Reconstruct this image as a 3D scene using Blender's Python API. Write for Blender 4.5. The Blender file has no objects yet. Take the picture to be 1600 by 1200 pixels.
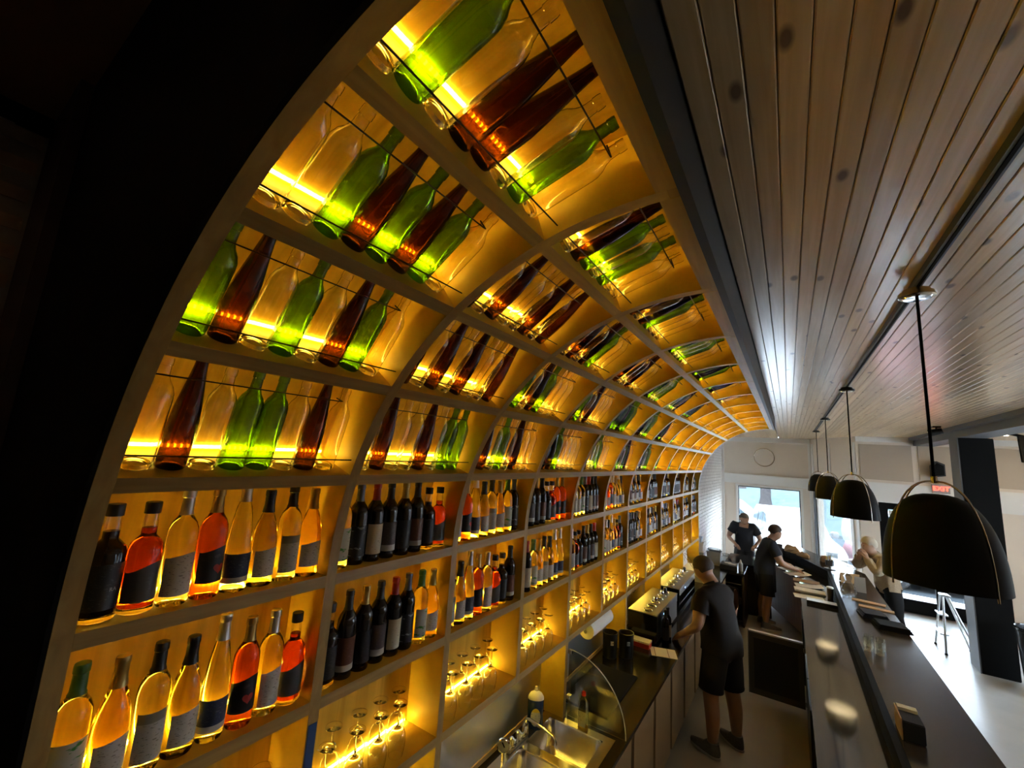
import bpy, bmesh, math, random
from mathutils import Matrix, Vector
random.seed(7)
S = bpy.context.scene
C = S.collection
PI = math.pi
# ------------------------------------------------------------------ camera
cam_d = bpy.data.cameras.new('camera'); cam = bpy.data.objects.new('camera', cam_d); C.objects.link(cam)
CAM = Vector((1.41763, -0.31747, 2.78474))
yaw, pitch, roll = math.radians(33.83698), math.radians(9.12635), math.radians(3.79488)
fwd = Vector((-math.sin(yaw)*math.cos(pitch), math.cos(yaw)*math.cos(pitch), math.sin(pitch)))
rt0 = Vector((math.cos(yaw), math.sin(yaw), 0)); up0 = rt0.cross(fwd)
rt = rt0*math.cos(roll) + up0*math.sin(roll); up = -rt0*math.sin(roll) + up0*math.cos(roll)
m = Matrix((rt, up, -fwd)).transposed().to_4x4(); m.translation = CAM
cam.matrix_world = m
cam_d.sensor_width = 36; cam_d.lens = 36*648.0948/1600; cam_d.clip_start = 0.02; cam_d.clip_end = 300
S.camera = cam
# ------------------------------------------------------------------ world, sun, exposure
W = bpy.data.worlds.new('World'); S.world = W; W.use_nodes = True
nt = W.node_tree; nt.nodes.clear()
wo = nt.nodes.new('ShaderNodeOutputWorld'); bg = nt.nodes.new('ShaderNodeBackground')
bg.inputs[0].default_value = (0.68, 0.83, 1.0, 1); bg.inputs[1].default_value = 11.0
nt.links.new(bg.outputs[0], wo.inputs[0])
sd = bpy.data.lights.new('sun', 'SUN'); sd.energy = 3; sd.angle = 0.02; sd.color = (1, 0.95, 0.88)
so = bpy.data.objects.new('sun', sd); C.objects.link(so); so.rotation_euler = (math.radians(38), 0, math.radians(-12))
so.location = (0, -5, 12)
S.view_settings.view_transform = 'Standard'; S.view_settings.look = 'None'
S.view_settings.exposure = 1.6; S.view_settings.gamma = 1.0; S.view_settings.use_curve_mapping = False
cy = S.cycles
cy.use_denoising = True; cy.max_bounces = 14; cy.diffuse_bounces = 4; cy.glossy_bounces = 4
cy.transmission_bounces = 14; cy.transparent_max_bounces = 26; cy.sample_clamp_indirect = 6; cy.sample_clamp_direct = 0
cy.caustics_reflective = False; cy.blur_glossy = 0.6
# ------------------------------------------------------------------ helpers
class MB:
    def __init__(s): s.v = []; s.f = []; s.m = []
    def add(s, v, f, mi=0):
        o = len(s.v); s.v += [tuple(p) for p in v]
        for q in f: s.f.append([i+o for i in q]); s.m.append(mi)
        return s
    def box(s, x0, x1, y0, y1, z0, z1, mi=0):
        return s.add([(x0,y0,z0),(x1,y0,z0),(x1,y1,z0),(x0,y1,z0),(x0,y0,z1),(x1,y0,z1),(x1,y1,z1),(x0,y1,z1)],
                     [(0,3,2,1),(4,5,6,7),(0,1,5,4),(1,2,6,5),(2,3,7,6),(3,0,4,7)], mi)
    def obox(s, c, ax, ay, az, mi=0):
        c = Vector(c); ax = Vector(ax); ay = Vector(ay); az = Vector(az)
        P = [c+a*ax+b*ay+d*az for d in (-1,1) for a,b in ((-1,-1),(1,-1),(1,1),(-1,1))]
        return s.add(P, [(0,3,2,1),(4,5,6,7),(0,1,5,4),(1,2,6,5),(2,3,7,6),(3,0,4,7)], mi)
    def lathe(s, prof, n=20, c=(0,0,0), mi=0, a0=0, a1=2*PI, sx=1, sy=1, cap=True):
        full = abs(a1-a0-2*PI) < 1e-6; k = n if full else n+1
        V = []; F = []
        for r, z in prof:
            for i in range(k):
                a = a0+(a1-a0)*i/n; V.append((c[0]+r*math.cos(a)*sx, c[1]+r*math.sin(a)*sy, c[2]+z))
        for j in range(len(prof)-1):
            for i in range(n):
                i2 = (i+1) % k
                F.append((j*k+i, j*k+i2, (j+1)*k+i2, (j+1)*k+i))
        if cap and full and prof[0][0] > 1e-6: F.append(tuple(range(k-1,-1,-1)))
        if cap and full and prof[-1][0] > 1e-6: F.append(tuple((len(prof)-1)*k+i for i in range(k)))
        return s.add(V, F, mi)
    def tube(s, pts, r, n=8, mi=0, cap=True, closed=False):
        pts = [Vector(p) for p in pts]; N = len(pts); rs = r if isinstance(r, (list,tuple)) else [r]*N
        V = []; F = []; ref = None
        for i, p in enumerate(pts):
            a = pts[(i-1) % N] if (i > 0 or closed) else p; b = pts[(i+1) % N] if (i < N-1 or closed) else p
            t = (b-a).normalized()
            if ref is None: ref = t.orthogonal().normalized()
            ref = (ref - t*ref.dot(t))
            ref = ref.normalized() if ref.length > 1e-6 else t.orthogonal().normalized()
            q = t.cross(ref)
            for k in range(n):
                g = 2*PI*k/n; V.append(p+(ref*math.cos(g)+q*math.sin(g))*rs[i])
        for i in range(N if closed else N-1):
            j = (i+1) % N
            for k in range(n): F.append((i*n+k, i*n+(k+1) % n, j*n+(k+1) % n, j*n+k))
        if cap and not closed: F.append(tuple(range(n-1,-1,-1))); F.append(tuple((N-1)*n+k for k in range(n)))
        return s.add(V, F, mi)
    def prism(s, poly, axis, a, b, mi=0):
        def P(p, w):
            return {'x': (w,p[0],p[1]), 'y': (p[0],w,p[1]), 'z': (p[0],p[1],w)}[axis]
        n = len(poly); V = [P(p,a) for p in poly]+[P(p,b) for p in poly]
        F = [tuple(range(n-1,-1,-1)), tuple(range(n,2*n))]+[(i,(i+1) % n,n+(i+1) % n,n+i) for i in range(n)]
        return s.add(V, F, mi)
    def mesh(s, name, mats, smooth=False, org=None, bevel=0):
        me = bpy.data.meshes.new(name)
        v = s.v if org is None else [(p[0]-org[0],p[1]-org[1],p[2]-org[2]) for p in s.v]
        me.from_pydata(v, [], s.f)
        for mm in (mats if isinstance(mats, (list,tuple)) else [mats]): me.materials.append(mm)
        me.polygons.foreach_set('material_index', s.m)
        bm = bmesh.new(); bm.from_mesh(me)
        if bevel:
            bmesh.ops.recalc_face_normals(bm, faces=bm.faces)
            bmesh.ops.bevel(bm, geom=bm.edges[:], offset=bevel, segments=2, affect='EDGES', clamp_overlap=True)
        bmesh.ops.recalc_face_normals(bm, faces=bm.faces)
        bm.to_mesh(me); bm.free()
        if smooth:
            me.shade_smooth()
            try: me.set_sharp_from_angle(angle=math.radians(38))
            except Exception: pass
        me.update(); return me
    def build(s, name, mats, parent=None, smooth=False, local=False, bevel=0):
        """link as one mesh object; coordinates are world coordinates unless local"""
        org = None
        if parent is not None and not local: org = wloc(parent)
        o = bpy.data.objects.new(name, s.mesh(name, mats, smooth, org, bevel)); C.objects.link(o)
        if parent is not None: o.parent = parent
        return o
def wloc(o):
    p = Vector((0,0,0))
    while o is not None: p += o.location; o = o.parent
    return p
def tag(o, label, cat, group=None):
    o['label'] = label; o['category'] = cat
    if group: o['group'] = group
    return o
def thing(name, label, cat, loc=(0,0,0), rz=0, group=None):
    o = bpy.data.objects.new(name, None); C.objects.link(o); o.location = loc; o.rotation_euler = (0,0,rz)
    o.empty_display_size = .05
    return tag(o, label, cat, group)
def struct(o): o['kind'] = 'structure'; return o
def inst(name, me, parent=None, loc=(0,0,0), rot=(0,0,0)):
    o = bpy.data.objects.new(name, me); C.objects.link(o)
    if parent is not None: o.parent = parent
    o.location = loc; o.rotation_euler = rot; return o
def boxm(name, mat, dims, parent=None, **k):
    return MB().box(*dims).build(name, mat, parent, **k)
def text(name, s, size, M, mat, parent=None, ext=.0008):
    cu = bpy.data.curves.new(name, 'FONT'); cu.body = s; cu.size = size; cu.extrude = ext; cu.align_x = 'CENTER'; cu.align_y = 'CENTER'
    t = bpy.data.objects.new(name, cu); C.objects.link(t)
    me = bpy.data.meshes.new_from_object(t.evaluated_get(bpy.context.evaluated_depsgraph_get()))
    bpy.data.objects.remove(t); me.materials.clear(); me.materials.append(mat); me.transform(M)
    o = bpy.data.objects.new(name, me); C.objects.link(o)
    if parent is not None: o.parent = parent
    return o
ORD = ['first','second','third','fourth','fifth','sixth','seventh','eighth','ninth','tenth','eleventh','twelfth']
# ------------------------------------------------------------------ materials
MT = {}
def nodes(name):
    mt = bpy.data.materials.new(name); mt.use_nodes = True; MT[name] = mt
    t = mt.node_tree; return mt, t, t.nodes['Principled BSDF'], t.nodes['Material Output']
def pbr(name, col, rough=.5, metal=0, spec=.5, noise=0, nscale=30, bump=0, coat=0, emit=None, es=0, trans=0, ior=1.45, stretch=None):
    mt, t, b, o = nodes(name)
    b.inputs['Base Color'].default_value = (*col, 1); b.inputs['Roughness'].default_value = rough
    b.inputs['Metallic'].default_value = metal; b.inputs['Specular IOR Level'].default_value = spec
    b.inputs['Coat Weight'].default_value = coat; b.inputs['Coat Roughness'].default_value = .08
    b.inputs['Transmission Weight'].default_value = trans; b.inputs['IOR'].default_value = ior
    if emit: b.inputs['Emission Color'].default_value = (*emit,1); b.inputs['Emission Strength'].default_value = es
    if noise or bump:
        tc = t.nodes.new('ShaderNodeTexCoord'); mp = t.nodes.new('ShaderNodeMapping'); n = t.nodes.new('ShaderNodeTexNoise')
        n.inputs['Scale'].default_value = nscale; n.inputs['Detail'].default_value = 4
        if stretch: mp.inputs['Scale'].default_value = stretch
        t.links.new(tc.outputs['Object'], mp.inputs[0]); t.links.new(mp.outputs[0], n.inputs['Vector'])
        if noise:
            mx = t.nodes.new('ShaderNodeMix'); mx.data_type = 'RGBA'
            mx.inputs['A'].default_value = (*[c*(1-noise) for c in col],1); mx.inputs['B'].default_value = (*[min(1,c*(1+noise)) for c in col],1)
            t.links.new(n.outputs[0], mx.inputs['Factor']); t.links.new(mx.outputs['Result'], b.inputs['Base Color'])
        if bump:
            bp = t.nodes.new('ShaderNodeBump'); bp.inputs['Strength'].default_value = bump; bp.inputs['Distance'].default_value = .01
            t.links.new(n.outputs[0], bp.inputs['Height']); t.links.new(bp.outputs[0], b.inputs['Normal'])
    return mt
def wood(name, c0, c1, rough, stretch, coat=0, knots=None, scale=6.0, spec=.5):
    mt, t, b, o = nodes(name); L = t.links.new
    tc = t.nodes.new('ShaderNodeTexCoord'); oi = t.nodes.new('ShaderNodeObjectInfo')
    ad = t.nodes.new('ShaderNodeVectorMath'); ad.operation = 'ADD'
    cr = t.nodes.new('ShaderNodeMath'); cr.operation = 'MULTIPLY'; cr.inputs[1].default_value = 37.0
    L(oi.outputs['Random'], cr.inputs[0]); L(tc.outputs['Object'], ad.inputs[0]); L(cr.outputs[0], ad.inputs[1])
    mp = t.nodes.new('ShaderNodeMapping'); mp.inputs['Scale'].default_value = stretch; L(ad.outputs[0], mp.inputs[0])
    n = t.nodes.new('ShaderNodeTexNoise'); n.inputs['Scale'].default_value = scale; n.inputs['Detail'].default_value = 7; n.inputs['Distortion'].default_value = .6
    L(mp.outputs[0], n.inputs['Vector'])
    rp = t.nodes.new('ShaderNodeValToRGB'); rp.color_ramp.elements[0].position = .3; rp.color_ramp.elements[1].position = .72
    rp.color_ramp.elements[0].color = (*c0,1); rp.color_ramp.elements[1].color = (*c1,1); L(n.outputs[0], rp.inputs[0])
    hv = t.nodes.new('ShaderNodeHueSaturation'); mr = t.nodes.new('ShaderNodeMapRange'); mr.inputs['To Min'].default_value = .85; mr.inputs['To Max'].default_value = 1.12
    L(oi.outputs['Random'], mr.inputs[0]); L(mr.outputs[0], hv.inputs['Value']); L(rp.outputs[0], hv.inputs['Color'])
    last = hv.outputs[0]
    if knots:
        mk = t.nodes.new('ShaderNodeMapping'); mk.inputs['Scale'].default_value = knots; L(ad.outputs[0], mk.inputs[0])
        vo = t.nodes.new('ShaderNodeTexVoronoi'); vo.voronoi_dimensions = '2D'; vo.inputs['Scale'].default_value = 1.0; L(mk.outputs[0], vo.inputs['Vector'])
        kr = t.nodes.new('ShaderNodeValToRGB'); kr.color_ramp.elements[0].position = .035; kr.color_ramp.elements[1].position = .075
        kr.color_ramp.elements[0].color = (.12,.055,.02,1); kr.color_ramp.elements[1].color = (1,1,1,1); L(vo.outputs['Distance'], kr.inputs[0])
        mu = t.nodes.new('ShaderNodeMix'); mu.data_type = 'RGBA'; mu.blend_type = 'MULTIPLY'; mu.inputs['Factor'].default_value = .85
        L(last, mu.inputs['A']); L(kr.outputs[0], mu.inputs['B']); last = mu.outputs['Result']
    L(last, b.inputs['Base Color']); b.inputs['Roughness'].default_value = rough; b.inputs['Coat Weight'].default_value = coat; b.inputs['Coat Roughness'].default_value = .19; b.inputs['Specular IOR Level'].default_value = spec
    bp = t.nodes.new('ShaderNodeBump'); bp.inputs['Strength'].default_value = .12; bp.inputs['Distance'].default_value = .004
    L(n.outputs[0], bp.inputs['Height']); L(bp.outputs[0], b.inputs['Normal'])
    return mt
def thin_glass(name, mid, edge, gloss=1.0, wave=0, power=2.2):
    """thin-walled tinted glass: the tint deepens where the wall is seen edge-on, as in a real thin shell"""
    mt = bpy.data.materials.new(name); mt.use_nodes = True; MT[name] = mt; t = mt.node_tree; t.nodes.clear(); L = t.links.new
    o = t.nodes.new('ShaderNodeOutputMaterial'); tr = t.nodes.new('ShaderNodeBsdfTransparent'); gl = t.nodes.new('ShaderNodeBsdfGlossy')
    gl.inputs['Roughness'].default_value = .05
    lw = t.nodes.new('ShaderNodeLayerWeight'); lw.inputs['Blend'].default_value = .5
    pw = t.nodes.new('ShaderNodeMath'); pw.operation = 'POWER'; pw.inputs[1].default_value = power; L(lw.outputs['Facing'], pw.inputs[0])
    mx = t.nodes.new('ShaderNodeMix'); mx.data_type = 'RGBA'; mx.inputs['A'].default_value = (*mid,1); mx.inputs['B'].default_value = (*edge,1)
    L(pw.outputs[0], mx.inputs['Factor']); L(mx.outputs['Result'], tr.inputs[0])
    fr = t.nodes.new('ShaderNodeFresnel'); fr.inputs['IOR'].default_value = 1.5
    ml = t.nodes.new('ShaderNodeMath'); ml.operation = 'MULTIPLY'; ml.inputs[1].default_value = gloss; ml.use_clamp = True
    mn = t.nodes.new('ShaderNodeMath'); mn.operation = 'MINIMUM'; mn.inputs[1].default_value = .42; L(ml.outputs[0], mn.inputs[0])
    L(fr.outputs[0], ml.inputs[0])
    if wave:
        tc = t.nodes.new('ShaderNodeTexCoord'); n = t.nodes.new('ShaderNodeTexNoise'); n.inputs['Scale'].default_value = 22
        bp = t.nodes.new('ShaderNodeBump'); bp.inputs['Strength'].default_value = wave; bp.inputs['Distance'].default_value = .01
        L(tc.outputs['Object'], n.inputs['Vector']); L(n.outputs[0], bp.inputs['Height'])
        for x in (lw, fr, gl): L(bp.outputs[0], x.inputs['Normal'])
    ms = t.nodes.new('ShaderNodeMixShader'); L(mn.outputs[0], ms.inputs[0]); L(tr.outputs[0], ms.inputs[1]); L(gl.outputs[0], ms.inputs[2]); L(ms.outputs[0], o.inputs[0])
    return mt
def label_mat(name, base, ink, top=None, scale=120, thr=.60, band=None):
    """printed paper label: faint mottled print plus an optional darker band along its height (object z)"""
    mt, t, b, o = nodes(name); L = t.links.new
    tc = t.nodes.new('ShaderNodeTexCoord'); mp = t.nodes.new('ShaderNodeMapping'); mp.inputs['Scale'].default_value = (1, 1, 2.6); L(tc.outputs['Object'], mp.inputs[0])
    n = t.nodes.new('ShaderNodeTexNoise'); n.inputs['Scale'].default_value = scale; n.inputs['Detail'].default_value = 3; L(mp.outputs[0], n.inputs['Vector'])
    rp = t.nodes.new('ShaderNodeValToRGB'); rp.color_ramp.elements[0].position = thr; rp.color_ramp.elements[1].position = min(1, thr+.06)
    rp.color_ramp.elements[0].color = (*base,1); rp.color_ramp.elements[1].color = (*ink,1); L(n.outputs[0], rp.inputs[0]); last = rp.outputs[0]
    if band:
        sp = t.nodes.new('ShaderNodeSeparateXYZ'); L(tc.outputs['Object'], sp.inputs[0])
        lt = t.nodes.new('ShaderNodeMath'); lt.operation = 'LESS_THAN' if band[0] == '<' else 'GREATER_THAN'; lt.inputs[1].default_value = band[1]
        L(sp.outputs['Z'], lt.inputs[0]); mx = t.nodes.new('ShaderNodeMix'); mx.data_type = 'RGBA'; mx.inputs['B'].default_value = (*band[2],1)
        L(lt.outputs[0], mx.inputs['Factor']); L(last, mx.inputs['A']); last = mx.outputs['Result']
    L(last, b.inputs['Base Color']); b.inputs['Roughness'].default_value = .45; return mt
def led_mat(name, col, strength, dots):
    mt = bpy.data.materials.new(name); mt.use_nodes = True; MT[name] = mt; t = mt.node_tree; t.nodes.clear(); L = t.links.new
    o = t.nodes.new('ShaderNodeOutputMaterial'); e = t.nodes.new('ShaderNodeEmission'); e.inputs[0].default_value = (*col,1)
    tc = t.nodes.new('ShaderNodeTexCoord'); sp = t.nodes.new('ShaderNodeSeparateXYZ'); L(tc.outputs['Object'], sp.inputs[0])
    a = t.nodes.new('ShaderNodeMath'); a.operation = 'MULTIPLY'; a.inputs[1].default_value = 2*PI/dots; L(sp.outputs['Y'], a.inputs[0])
    b = t.nodes.new('ShaderNodeMath'); b.operation = 'COSINE'; L(a.outputs[0], b.inputs[0])
    r = t.nodes.new('ShaderNodeMapRange'); r.inputs['From Min'].default_value = .2; r.inputs['From Max'].default_value = .9
    r.inputs['To Min'].default_value = strength*.25; r.inputs['To Max'].default_value = strength*2.6; L(b.outputs[0], r.inputs[0])
    L(r.outputs[0], e.inputs[1]); L(e.outputs[0], o.inputs[0]); return mt
# shelf woods: golden plywood; grain along the board
ply = wood('golden_plywood', (.52,.33,.035), (.68,.45,.06), .5, (1.2,.5,1.2), scale=5, spec=.15)
plyback = wood('golden_plywood_back', (.46,.29,.03), (.76,.51,.075), .6, (1.0,5,.35), scale=3, spec=.1)
oak = wood('oak_edge', (.38,.24,.075), (.52,.345,.12), .38, (8,.6,8), scale=5)
oakrib = wood('oak_rib', (.38,.24,.075), (.52,.345,.12), .38, (3,8,3), scale=4)
pine = wood('pine_ceiling', (.64,.42,.19), (.80,.58,.31), .32, (9,.35,1), coat=.9, knots=(4.2,1.9,1), scale=5)
pineR = pine
LEDC = (1, .72, .085)
led = led_mat('led_strip', LEDC, 28, .0165)
ledu = led_mat('led_under', LEDC, 15, .0165)
black = pbr('black_paint', (.006,.006,.006), .7, spec=.08)
charcoal = pbr('charcoal_paint', (.022,.024,.028), .5)
plum = pbr('plum_paint', (.10,.062,.052), .6)
darkwire = pbr('black_wire', (.012,.010,.009), .4, metal=.6)
wallpaint = pbr('cream_wall', (.72,.62,.52), .6, noise=.04, nscale=3)
trimpaint = pbr('white_trim', (.74,.71,.67), .45)
tanpaint = pbr('tan_panel', (.46,.37,.28), .6)
whitebrick = pbr('white_brick', (.66,.62,.57), .75, noise=.25, nscale=14, bump=.5)
mortar = pbr('mortar', (.42,.36,.30), .9, noise=.2, nscale=20)
redbrick = pbr('old_brick', (.50,.36,.26), .85, noise=.4, nscale=12, bump=.6)
concrete = pbr('polished_concrete', (.38,.37,.35), .34, noise=.22, nscale=2.2, bump=.02)
darkceil = pbr('brown_ceiling', (.34,.17,.06), .6)
greygrey = pbr('grey_beam', (.10,.105,.115), .5)
stone = pbr('black_stone', (.010,.009,.008), .16, noise=.5, nscale=60)
bartop = pbr('dark_bar_top', (.030,.024,.020), .07, spec=.6, noise=.4, nscale=8, stretch=(6,.6,1), coat=.6)
bartop2 = pbr('dark_raised_top', (.026,.020,.016), .18, spec=.35, noise=.4, nscale=8, stretch=(6,.6,1))
rubber = pbr('black_rubber', (.010,.010,.011), .8, spec=.1)
barwood = wood('dark_walnut', (.035,.022,.014), (.07,.045,.028), .35, (3,3,.5))
brownwood = wood('brown_cabinet', (.16,.085,.04), (.25,.14,.07), .4, (3,3,.5))
tancab = pbr('tan_cabinet', (.34,.26,.17), .45, noise=.06, nscale=5)
darkgap = pbr('dark_gap', (.03,.024,.018), .6)
steel = pbr('brushed_steel', (.55,.55,.55), .28, metal=1, noise=.08, nscale=40, stretch=(1,30,1))
steels = pbr('sink_steel', (.62,.60,.57), .22, metal=1)
steeltop = pbr('dull_steel', (.30,.30,.30), .45, metal=1)
chrome = pbr('chrome', (.8,.8,.8), .08, metal=1)
brass = pbr('aged_nickel', (.55,.48,.38), .25, metal=1)
alu = pbr('aluminium', (.72,.74,.76), .4, metal=.8)
blackpl = pbr('black_plastic', (.012,.012,.013), .35)
blackgl = pbr('black_gloss', (.008,.008,.008), .1)
whitepl = pbr('white_plastic', (.75,.74,.70), .35)
paper = pbr('paper', (.72,.68,.60), .7)
kraft = pbr('kraft_paper', (.42,.28,.15), .8, noise=.2, nscale=18)
redp = pbr('red_print', (.5,.035,.012), .5)
bluep = pbr('blue_tape', (.04,.09,.22), .55)
greyb = pbr('grey_tub', (.38,.40,.42), .5)
denim = pbr('navy_cloth', (.012,.015,.026), .9, noise=.3, nscale=80)
g_green = thin_glass('green_glass', (.33,.60,.045), (.04,.12,.004), .9, .03, 1.5)
g_brown = thin_glass('brown_glass', (.215,.100,.022), (.02,.007,.002), .9, .03, 1.3)
g_clear = thin_glass('clear_glass', (.96,.95,.90), (.55,.48,.30), 1.5, .10, 4.5)
g_pane = thin_glass('window_glass', (.97,.98,.98), (.8,.86,.86), .8)
g_stem = thin_glass('stemware_glass', (.97,.96,.92), (.85,.80,.66), 1.6, 0, 2.4)
g_acry = thin_glass('acrylic_guard', (.74,.75,.71), (.55,.57,.53), 1.8)
g_bag = thin_glass('clear_plastic', (.80,.82,.84), (.5,.52,.55), 1.4, .5)
g_real = pbr('clear_flint_glass', (.985,.98,.95), .0, trans=1, ior=1.48)
w_white = pbr('white_wine', (.98,.92,.45), .02, trans=1, ior=1.36)
w_pale = pbr('pale_wine', (.98,.94,.55), .02, trans=1, ior=1.36)
w_gold = pbr('golden_wine', (.95,.66,.10), .02, trans=1, ior=1.36)
w_olive = pbr('olive_bottle', (.52,.40,.06), .03, trans=1, ior=1.36)
w_rose = pbr('rose_wine', (.85,.15,.012), .03, trans=1, ior=1.36)
w_amber = pbr('amber_spirit', (.55,.06,.006), .03, trans=1, ior=1.36)
w_dark = pbr('dark_spirit', (.018,.008,.006), .1)
w_red = pbr('red_wine_bottle', (.010,.007,.006), .1, spec=.6)
g_solid = pbr('solid_glass', (.96,.92,.80), .02, trans=1, ior=1.45)
caps = {'black': pbr('cap_black', (.012,.012,.012), .4), 'silver': pbr('cap_silver', (.62,.60,.57), .35, metal=.7),
        'gold': pbr('cap_gold', (.42,.29,.09), .35, metal=.6), 'red': pbr('cap_red', (.32,.02,.015), .35),
        'blue': pbr('cap_blue', (.11,.13,.19), .35, metal=.4), 'green': pbr('cap_green', (.05,.15,.03), .4)}
labs = {'white': label_mat('label_white', (.62,.60,.56), (.30,.28,.25)), 'cream': label_mat('label_cream', (.58,.52,.38), (.10,.08,.05), thr=.66),
        'vine': label_mat('label_vine', (.50,.49,.43), (.22,.23,.17), band=('>',.125,(.26,.26,.19))),
        'heart': label_mat('label_black_red', (.010,.008,.009), (.05,.03,.03), scale=40, thr=.62), 'navy': label_mat('label_navy', (.030,.045,.10), (.10,.12,.18), band=('<',.045,(.55,.53,.50))),
        'art': label_mat('label_dark_art', (.012,.013,.016), (.34,.36,.40), scale=34, thr=.60), 'grey': label_mat('label_plum_grey', (.085,.062,.062), (.15,.11,.10), band=('<',.055,(.52,.50,.47))),
        'rust': label_mat('label_rust', (.13,.045,.022), (.19,.08,.05), band=('<',.052,(.52,.50,.46))), 'slate': label_mat('label_slate', (.085,.08,.08), (.14,.13,.125), thr=.66),
        'night': label_mat('label_night', (.010,.009,.010), (.05,.05,.055), thr=.62), 'green': label_mat('label_green_print', (.52,.54,.46), (.05,.26,.03), scale=30, thr=.55)}
# ================================================================== the room
L = .69; R0 = 1.1843; ZA, ZB, ZC = 1.42, 1.856, 2.272; T = .02; DEP = .205
NB = 12; YE = NB*L; ZCT = .906; ZCEIL = 3.63; YW1 = 13.8; YD = 12.1
floor = struct(boxm('floor', concrete, (-2.2, 8.2, -4.2, YW1+.2, -.12, 0)))
# ceiling: separate tongue-and-groove boards, the camera side of the beam; plain boards beyond
ceil = struct(MB().box(1.2145,8.2,-4.2,YW1+.25,ZCEIL+.022,ZCEIL+.14).box(-.6,1.2145,-.02,YW1+.25,ZCEIL+.06,ZCEIL+.14).build('ceiling', brownwood))
pitch_b = .0605; nb = 41
bm_ = MB()
bw = pitch_b-.002; q = .003
bm_.prism([(0,.02),(0,q),(q,0),(bw-q,0),(bw,q),(bw,.02)], 'y', -2.0, YW1-.02)
me_b = bm_.mesh('ceiling_board', pine)
for i in range(nb):
    o = inst('ceiling_board', me_b, ceil, (1.245+i*pitch_b, 0, ZCEIL))
mb = MB()
for i in range(nb+1, 112): mb.prism([(1.245+i*pitch_b,ZCEIL+.02),(1.245+i*pitch_b,ZCEIL),(1.245+i*pitch_b+bw,ZCEIL),(1.245+i*pitch_b+bw,ZCEIL+.02)], 'y', -2.0, YW1-.02)
o = mb.build('ceiling_board_field', pine, ceil); o['kind'] = 'stuff'
mb = MB()
for i in range(0, 24): mb.prism([(1.20-i*pitch_b-bw,ZCEIL+.02),(1.20-i*pitch_b-bw,ZCEIL),(1.20-i*pitch_b,ZCEIL),(1.20-i*pitch_b,ZCEIL+.02)], 'y', YE+.03, YW1-.02)
o = mb.build('ceiling_board_field', pine, ceil); o['kind'] = 'stuff'
# dark fascia between the arch trim and the ceiling
struct(boxm('trim_1', charcoal, (1.214, 1.240, -4.0, YE+.02, 3.44, ZCEIL+.02)))
struct(boxm('trim_2', black, (1.214, 1.240, -4.0, -.02, ZCEIL+.02, 4.35)))
# side wall behind the shelves and on to the street front, white painted bricks where it shows
wl = struct(boxm('wall_left', mortar, (-.60, -.262, -.02, YW1+.2, 0, ZCEIL+.02)))
mb = MB()
for r in range(48):
    z = .02+r*.0755
    for c in range(28):
        y = YE+.02+c*.205+(.1 if r % 2 else 0)
        if y+.195 > YW1-.02 or z+.066 > ZCEIL: continue
        d = random.uniform(0,.005)
        mb.box(-.264, -.250+d, y, y+.195, z, z+.066)
o = mb.build('bricks', whitebrick, wl); o['kind'] = 'stuff'
struct(boxm('trim_3', trimpaint, (-.262, -.19, YW1-.12, YW1, 0, ZCEIL)))
# far left corner, behind the dark end panel: brick pier, plum strip, brown ceiling
wb = struct(boxm('wall_brick', mortar, (-2.1, -1.77, -4.0, -.03, 0, 4.32)))
mebr = MB().box(0, .014, 0, .195, 0, .066).mesh('brick', redbrick)
for r in range(28):
    for c in range(4):
        y = -.90+c*.205+(.1 if r % 2 else 0)
        if y > -.25 and r % 2: continue
        o = inst('brick', mebr, wb, (-1.77, y, 2.2+r*.0755))
struct(boxm('trim_4', plum, (-1.77, -1.20, -.075, -.03, 0, 4.32)))
struct(boxm('ceiling_corner', darkceil, (-2.1, 1.24, -4.0, -.02, 4.32, 4.42)))
struct(boxm('trim_5', black, (-1.77, -1.70, -4.0, -.08, 4.24, 4.32)))
# end panel of the arch, painted black
poly = [(-1.77,0),(0,0)] + [(R0-R0*math.cos(a*PI/60), ZC+R0*math.sin(a*PI/60)) for a in range(31)] + [(1.214,3.457),(1.214,4.32),(-1.77,4.32)]
struct(MB().prism(poly, 'y', -.030, -.0205).build('wall_end', black))
struct(boxm('wall_back', charcoal, (-2.1, 8.2, -4.2, -4.0, 0, 4.42)))
WR4 = (6.4, 9.0, .95, 2.75)  # opening for the added right-hand window
wrr = struct(MB().box(8.0,8.2,-4.0,WR4[0],0,ZCEIL+.02).box(8.0,8.2,WR4[1],YW1+.2,0,ZCEIL+.02).box(8.0,8.2,WR4[0],WR4[1],0,WR4[2]).box(8.0,8.2,WR4[0],WR4[1],WR4[3],ZCEIL+.02).build('wall_right', tanpaint))
w4 = struct(bpy.data.objects.new('window_fill_4', None)); C.objects.link(w4); w4.location = (8.0,7.7,.95)  # added window, out of view: side daylight onto the shelf fronts
MB().box(7.98,8.12,6.4,6.47,.95,2.75).box(7.98,8.12,8.93,9.0,.95,2.75).box(7.98,8.12,6.47,8.93,.95,1.02).box(7.98,8.12,6.47,8.93,2.68,2.75).box(7.98,8.12,7.66,7.74,1.02,2.68).build('window_frame', trimpaint, w4)
for a_,b_ in ((6.47,7.66),(7.74,8.93)): boxm('pane', g_pane, (8.05,8.056,a_,b_,1.02,2.68), w4)
struct(boxm('roof_slab', charcoal, (-2.1, 8.4, -4.2, YW1+.3, 4.45, 4.6)))
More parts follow.
